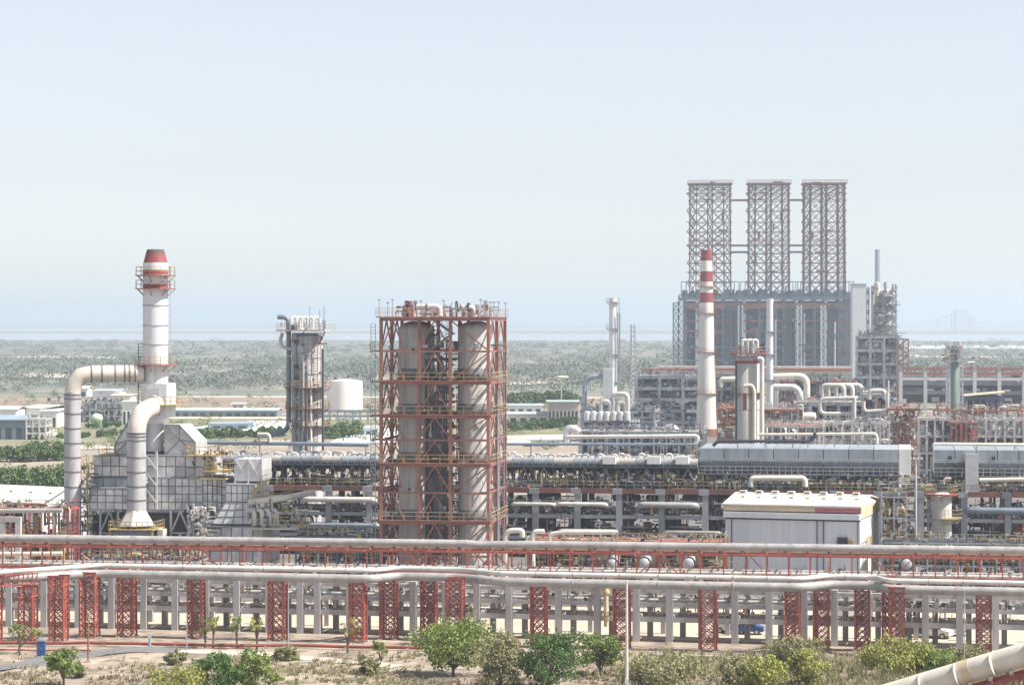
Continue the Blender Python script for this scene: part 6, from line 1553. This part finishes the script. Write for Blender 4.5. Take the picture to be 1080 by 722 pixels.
t.span('wall', (f.x(1018), 0, 0), (f.x(1058), 12, f.z(418)), 'blue_steel'); t.mesh('roof', MB().loft([(f.x(1017), -1, f.z(418)), (f.x(1060), -1, f.z(414)), (f.x(1060), 13, f.z(414)), (f.x(1017), 13, f.z(418))], [(f.x(1017), -1, f.z(417)), (f.x(1060), -1, f.z(413)), (f.x(1060), 13, f.z(413)), (f.x(1017), 13, f.z(417))]), 'trim_tan')
for k in range(5): t.span('bay_door', (f.x(1021 + k * 7), -.1, .5), (f.x(1025.5 + k * 7), -.01, f.z(421)), 'dark_steel')
f = Fr(870, 600.0)
for k, (x0, x1, dy) in enumerate(((867, 890, 0), (874, 899, 3), (882, 909, 6))):
    uprisers(['white inverted-U pipe, nearest of three above the exchangers', 'white inverted-U pipe, middle of three above the exchangers', 'white inverted-U pipe, furthest right of three above the exchangers'][k], f,
             [f.p(x0, 417, dy), f.p(x0, 406, dy), f.p(x1, 406, dy), f.p(x1, 418, dy)], .55, 'pipe_white')
uprisers('white C-shaped pipe around the exchanger unit', f, [f.p(905, 419.5, -3), f.p(865, 420, -3), f.p(865, 436, -3), f.p(900, 436, -3)], .46, 'pipe_white')
uprisers('white vertical pipe right of the C-shaped pipe', f, [f.p(901, 419, -3.5), f.p(901, 445, -3.5), f.p(850, 446, -3.5)], .45, 'pipe_white')
uprisers('white arch pipe above the stacked exchangers', f, [f.p(917, 421, 0), f.p(917, 412, 0), f.p(933, 412, 0), f.p(933, 421, 0)], .6, 'pipe_white')
uprisers('small white U pipe at the right of the stacked exchangers', f, [f.p(911, 423, -2), f.p(911, 434, -2), f.p(936, 432, -2), f.p(936, 414, -2)], .4, 'pipe_white')
uprisers('long thin white mast-like vent beside the stacked exchangers', f, [f.p(937, 445, -2), f.p(937, 401, -2)], .2, 'pipe_white')
hd = T('horizontal_drum', 'cream lying drum with a yellow end under the C-shaped pipe', 'drum', f)
hdrum(hd, 'shell', f.p(838, 439, -5), f.p(861, 439, -5), 1.0, 'pipe_cream')
for u in (842, 857): hd.span('saddle', (f.x(u, -5) - .3, -5.8, 0), (f.x(u, -5) + .3, -4.2, f.z(441, 0, -5)), 'concrete')
f = Fr(830, 690.0)
uprisers('broad cream duct running right from the pale stack and turning down, upper', f, [f.p(816, 397), f.p(851, 396), f.p(851, 425)], .85, 'pipe_cream')
uprisers('broad grey duct running right from the pale stack and turning down, lower', f, [f.p(816, 408, -2), f.p(843, 408, -2), f.p(844.5, 428, -2)], .9, 'cladding')
for k in range(4):
    u = 806 + k * 10
    f = Fr(u, 560.0); t = T('white_pump', ['white upright pump vessel nearest the pale column', 'white upright pump vessel, second from the pale column', 'white upright pump vessel, third from the pale column', 'white upright pump vessel next to the cream drum'][k], 'pump', f)
    vcol(t, 'shell', (0, 0), .8, f.z(462), f.z(449 + (k % 2) * 3), 'pipe_white', n=14); t.bar('leg', (-.5, 0, 0), (-.5, 0, f.z(462)), .2, 'rust_red'); t.bar('leg', (.5, 0, 0), (.5, 0, f.z(462)), .2, 'rust_red')
    t.pipe('elbow', [(0, 0, f.z(450)), (0, 0, f.z(446)), (1.4, 0, f.z(446))], .25, 'rust_red', n=8)

# ------------------------------------------------------------------ left distance: tank, sheds, works
p = G(363.5, 432); f = Fr(363.5, p.y, 0); t = T('storage_tank', 'round white storage tank between the reactor and the red tower', 'tank', f); r = 18.8 * f.mpp
t.mesh('shell', MB().lathe([(r, 0), (r, f.z(401.5))], (0, 0, 0), 40), 'tank_white'); t.mesh('roof', MB().lathe([(r, f.z(401.4)), (r * .5, f.z(400)), (.2, f.z(399.4))], (0, 0, 0), 40), 'tank_white')
t.mesh('railing', rail(MB(), ring_pts(r - .1, f.z(401.4), 20), 1.0, .1, 2), 'pale_steel'); t.box('roof_vent', (-r * .5, -r * .3, f.z(399)), (1.2, 1.2, 1.6), 'dark_steel')
p = G(370, 446); f = Fr(370, p.y, 0); t = T('pipe_rack', 'low blue-grey frame row in front of the round white tank', 'pipe rack', f)
for u in range(340, 402, 8): t.bar('post', (f.x(u), 0, 0), (f.x(u), 0, f.z(434)), .6, 'grey_steel')
for v in (434.5, 440): t.span('beam', (f.x(338), -.4, f.z(v)), (f.x(402), .4, f.z(v) + .8), 'pipe_slate')

def simple_shed(label, u0, u1, vb, vt, depth, wall, roof, doors=3, ridge=.6, th=0.0, name='shed', cat='building'):
    Y = gy(vb); f = Fr((u0 + u1) / 2, Y, th); t = T(name, label, cat, f); a, b = f.x(u0), f.x(u1); z = f.z(vt); s = f.mpp
    t.span('wall', (a, 0, -.3), (b, depth, z), wall)
    e = .6
    q = [(a - e, -e, z), (b + e, -e, z), (b + e, depth / 2, z + ridge * s * 3), (a - e, depth / 2, z + ridge * s * 3)]
    t.mesh('roof', MB().loft(q, [(x, y, zz + .25) for x, y, zz in q]), roof)
    q = [(a - e, depth / 2, z + ridge * s * 3), (b + e, depth / 2, z + ridge * s * 3), (b + e, depth + e, z), (a - e, depth + e, z)]
    t.mesh('roof', MB().loft(q, [(x, y, zz + .25) for x, y, zz in q]), roof)
    for k in range(doors):
        x = a + (b - a) * (k + .5) / doors; w = (b - a) / doors * .28; t.span('opening', (x - w, -.06, .1), (x + w, -.005, z * .6), 'glass_dark')
    return t
simple_shed('blue shed with dark open bays behind the left tree belt', -30, 26, 463, 443, 20, 'wall_blue', 'roof_blue', 5, 1.2)
t = steel_frame('steel_frame', 'small white steel frame at the right end of the blue shed', Fr(37, 750.0, 0), 28, 48, 441, 10, 3, 3, 'pale_steel', ('dark_steel', 'pipe_slate'), 6, .5, 'grey_steel', seed=61, big=1.5)
simple_shed('white shed behind the blue shed, leftmost', -20, 17, 448, 432, 18, 'wall_bright', 'roof_grey', 2, .8)
simple_shed('white shed with brown roof slope behind the blue shed', 18, 42, 446, 431, 24, 'wall_bright', 'vessel_pale', 2, 1.0, .5)
simple_shed('small white block right of the brown-roofed shed', 42, 60, 450, 434, 14, 'wall_bright', 'roof_grey', 3, .3)
simple_shed('tall pale block seen under the flue duct elbow', 100, 126, 434, 412, 16, 'wall_white', 'roof_grey', 2, .2)
simple_shed('cream annex at the right of the tall pale block', 118, 137, 435, 417, 16, 'roof_cream', 'roof_cream', 2, .2)
simple_shed('white ribbed block left of the white chimney', 129, 156, 448, 424, 16, 'wall_bright', 'roof_grey', 6, .2)
steel_frame('steel_frame', 'grey steel frame between the two ducts in the distance', Fr(105, 880.0, 0), 88, 128, 424, 12, 3, 6, 'grey_steel', GC, 40, .6, 'grey_steel', seed=62, big=2.2, railm='pale_steel')
steel_frame('steel_frame', 'pale steel frame just left of the tall flue duct', Fr(57, 880.0, 0), 46, 76, 427, 12, 3, 4, 'pale_steel', GC, 26, .6, 'grey_steel', seed=63, big=2.2, railm='pale_steel')
f = Fr(102, 830.0, 0); t = T('sphere_tank', 'pale green round tank between the two flue ducts', 'tank', f)
t.mesh('shell', MB().lathe([(6.4 * f.mpp * math.sin(math.pi * k / 10) + .01, f.z(446) - 6.4 * f.mpp * .0 + 5.2 * f.mpp * (1 - math.cos(math.pi * k / 10)) * 1.0) for k in range(11)], (0, 0, 0), 24), 'pale_green')
for a in range(6): t.bar('leg', (1.6 * math.cos(a), 1.6 * math.sin(a), 0), (1.6 * math.cos(a), 1.6 * math.sin(a), f.z(443)), .25, 'pale_green')
simple_shed('small white tent-like shed behind the flue duct elbow', 84, 92, 418, 410, 14, 'wall_bright', 'roof_cream', 1, .8)
simple_shed('long low slate-roofed shed right of the white chimney', 182, 292, 439, 433, 20, 'wall_blue', 'roof_grey', 12, .6)
simple_shed('small cream hut above the long slate-roofed shed', 245, 257, 431, 426, 12, 'roof_cream', 'roof_cream', 2, .2)
simple_shed('low blue-roofed shed beside the salt pan', 222, 262, 452, 447, 16, 'roof_blue', 'roof_blue', 3, .3)
simple_shed('low blue-grey shed at the left foot of the red tower', 372, 398, 458, 452, 18, 'wall_white', 'roof_grey', 4, .4)
simple_shed('teal-roofed shed beyond the red tower', 536, 572, 436, 428, 22, 'wall_white', 'roof_teal', 4, .3)
simple_shed('low white shed behind the hedge beyond the red tower', 536, 578, 446, 437, 20, 'wall_bright', 'roof_grey', 4, .5)
simple_shed('pale block of flats left of the furnace', 578, 610, 447, 424, 18, 'vessel_pale', 'roof_teal', 8, .1)
simple_shed('low pale shed right of the red tower near the hedge', 560, 592, 470, 464, 18, 'wall_white', 'roof_grey', 3, .3)
simple_shed('small white house far out in the scrub', 330, 339, 402, 399, 16, 'wall_bright', 'roof_cream', 1, .2)
simple_shed('tiny white house in the scrub right of the green column', 1022, 1028, 388, 382, 14, 'wall_bright', 'roof_cream', 1, .2)
f = Fr(592, 900.0, 0); t = T('water_tower', 'pale flat-topped water tower in the scrub beyond the red tower', 'tower', f)
t.cyl('stem', (0, 0, 0), (0, 0, f.z(398)), .22, 'vessel_pale', 10); t.mesh('bowl', MB().lathe([(.6, f.z(398.6)), (2.6, f.z(397.6)), (2.6, f.z(396.9)), (.3, f.z(396))], (0, 0, 0), 18), 'roof_cream')
# far works on the horizon
f = Fr(1014, 9000.0, 0); t = T('distant_works', 'faint square works building with a sloping conveyor on the horizon', 'building', f)
t.span('block', (f.x(1008), 0, 0), (f.x(1021), 40, f.z(326)), 'grey_panel'); t.span('low_block', (f.x(1021.2), 0, 0), (f.x(1028), 40, f.z(334)), 'grey_panel')
t.bar('conveyor', (f.x(984), 10, f.z(338)), (f.x(1008), 10, f.z(330)), 5, 'grey_panel')
for u in (990, 998, 1004): t.bar('trestle', (f.x(u), 10, 0), (f.x(u), 10, f.z(338 - (u - 984) / 3.2)), 4, 'grey_panel')
sheet_h = MB(); n = 60
for i in range(n + 1):
    x = -9000 + 18000 * i / n; h = max(0, 14 + 20 * noise.noise(Vector((i * .21, 0, 3))) + (14 if x > 1500 else -8)); sheet_h.v += [(x, 15500, -1), (x, 15600, h), (x, 15900, -1)]
for i in range(n):
    a = i * 3; sheet_h.f += [[a, a + 3, a + 4, a + 1], [a + 1, a + 4, a + 5, a + 2]]; sheet_h.sm += [True, True]
o = bpy.data.objects.new('hills', sheet_h.mesh('hills', M['scrubland'])); COL.objects.link(o); o['kind'] = 'structure'

# ------------------------------------------------------------------ haze
hb = MB().box((0, 11500, 61.5), (50000, 27000, 127))
hz = bpy.data.objects.new('haze', bpy.data.meshes.new('haze')); COL.objects.link(hz); hz['kind'] = 'stuff'
hm = bpy.data.materials.new('haze'); hm.use_nodes = True; n = hm.node_tree.nodes; n.clear()
vo = n.new('ShaderNodeVolumePrincipled'); vo.inputs['Color'].default_value = (0.74, 0.87, 1.0, 1); vo.inputs['Density'].default_value = 0.00017; vo.inputs['Anisotropy'].default_value = 0.38
oo = n.new('ShaderNodeOutputMaterial'); hm.node_tree.links.new(vo.outputs[0], oo.inputs['Volume'])
hz.data.from_pydata(hb.v, [], hb.f); hz.data.materials.append(hm); hz['label'] = 'pale bluish haze hanging over the whole plain'; hz['category'] = 'haze'
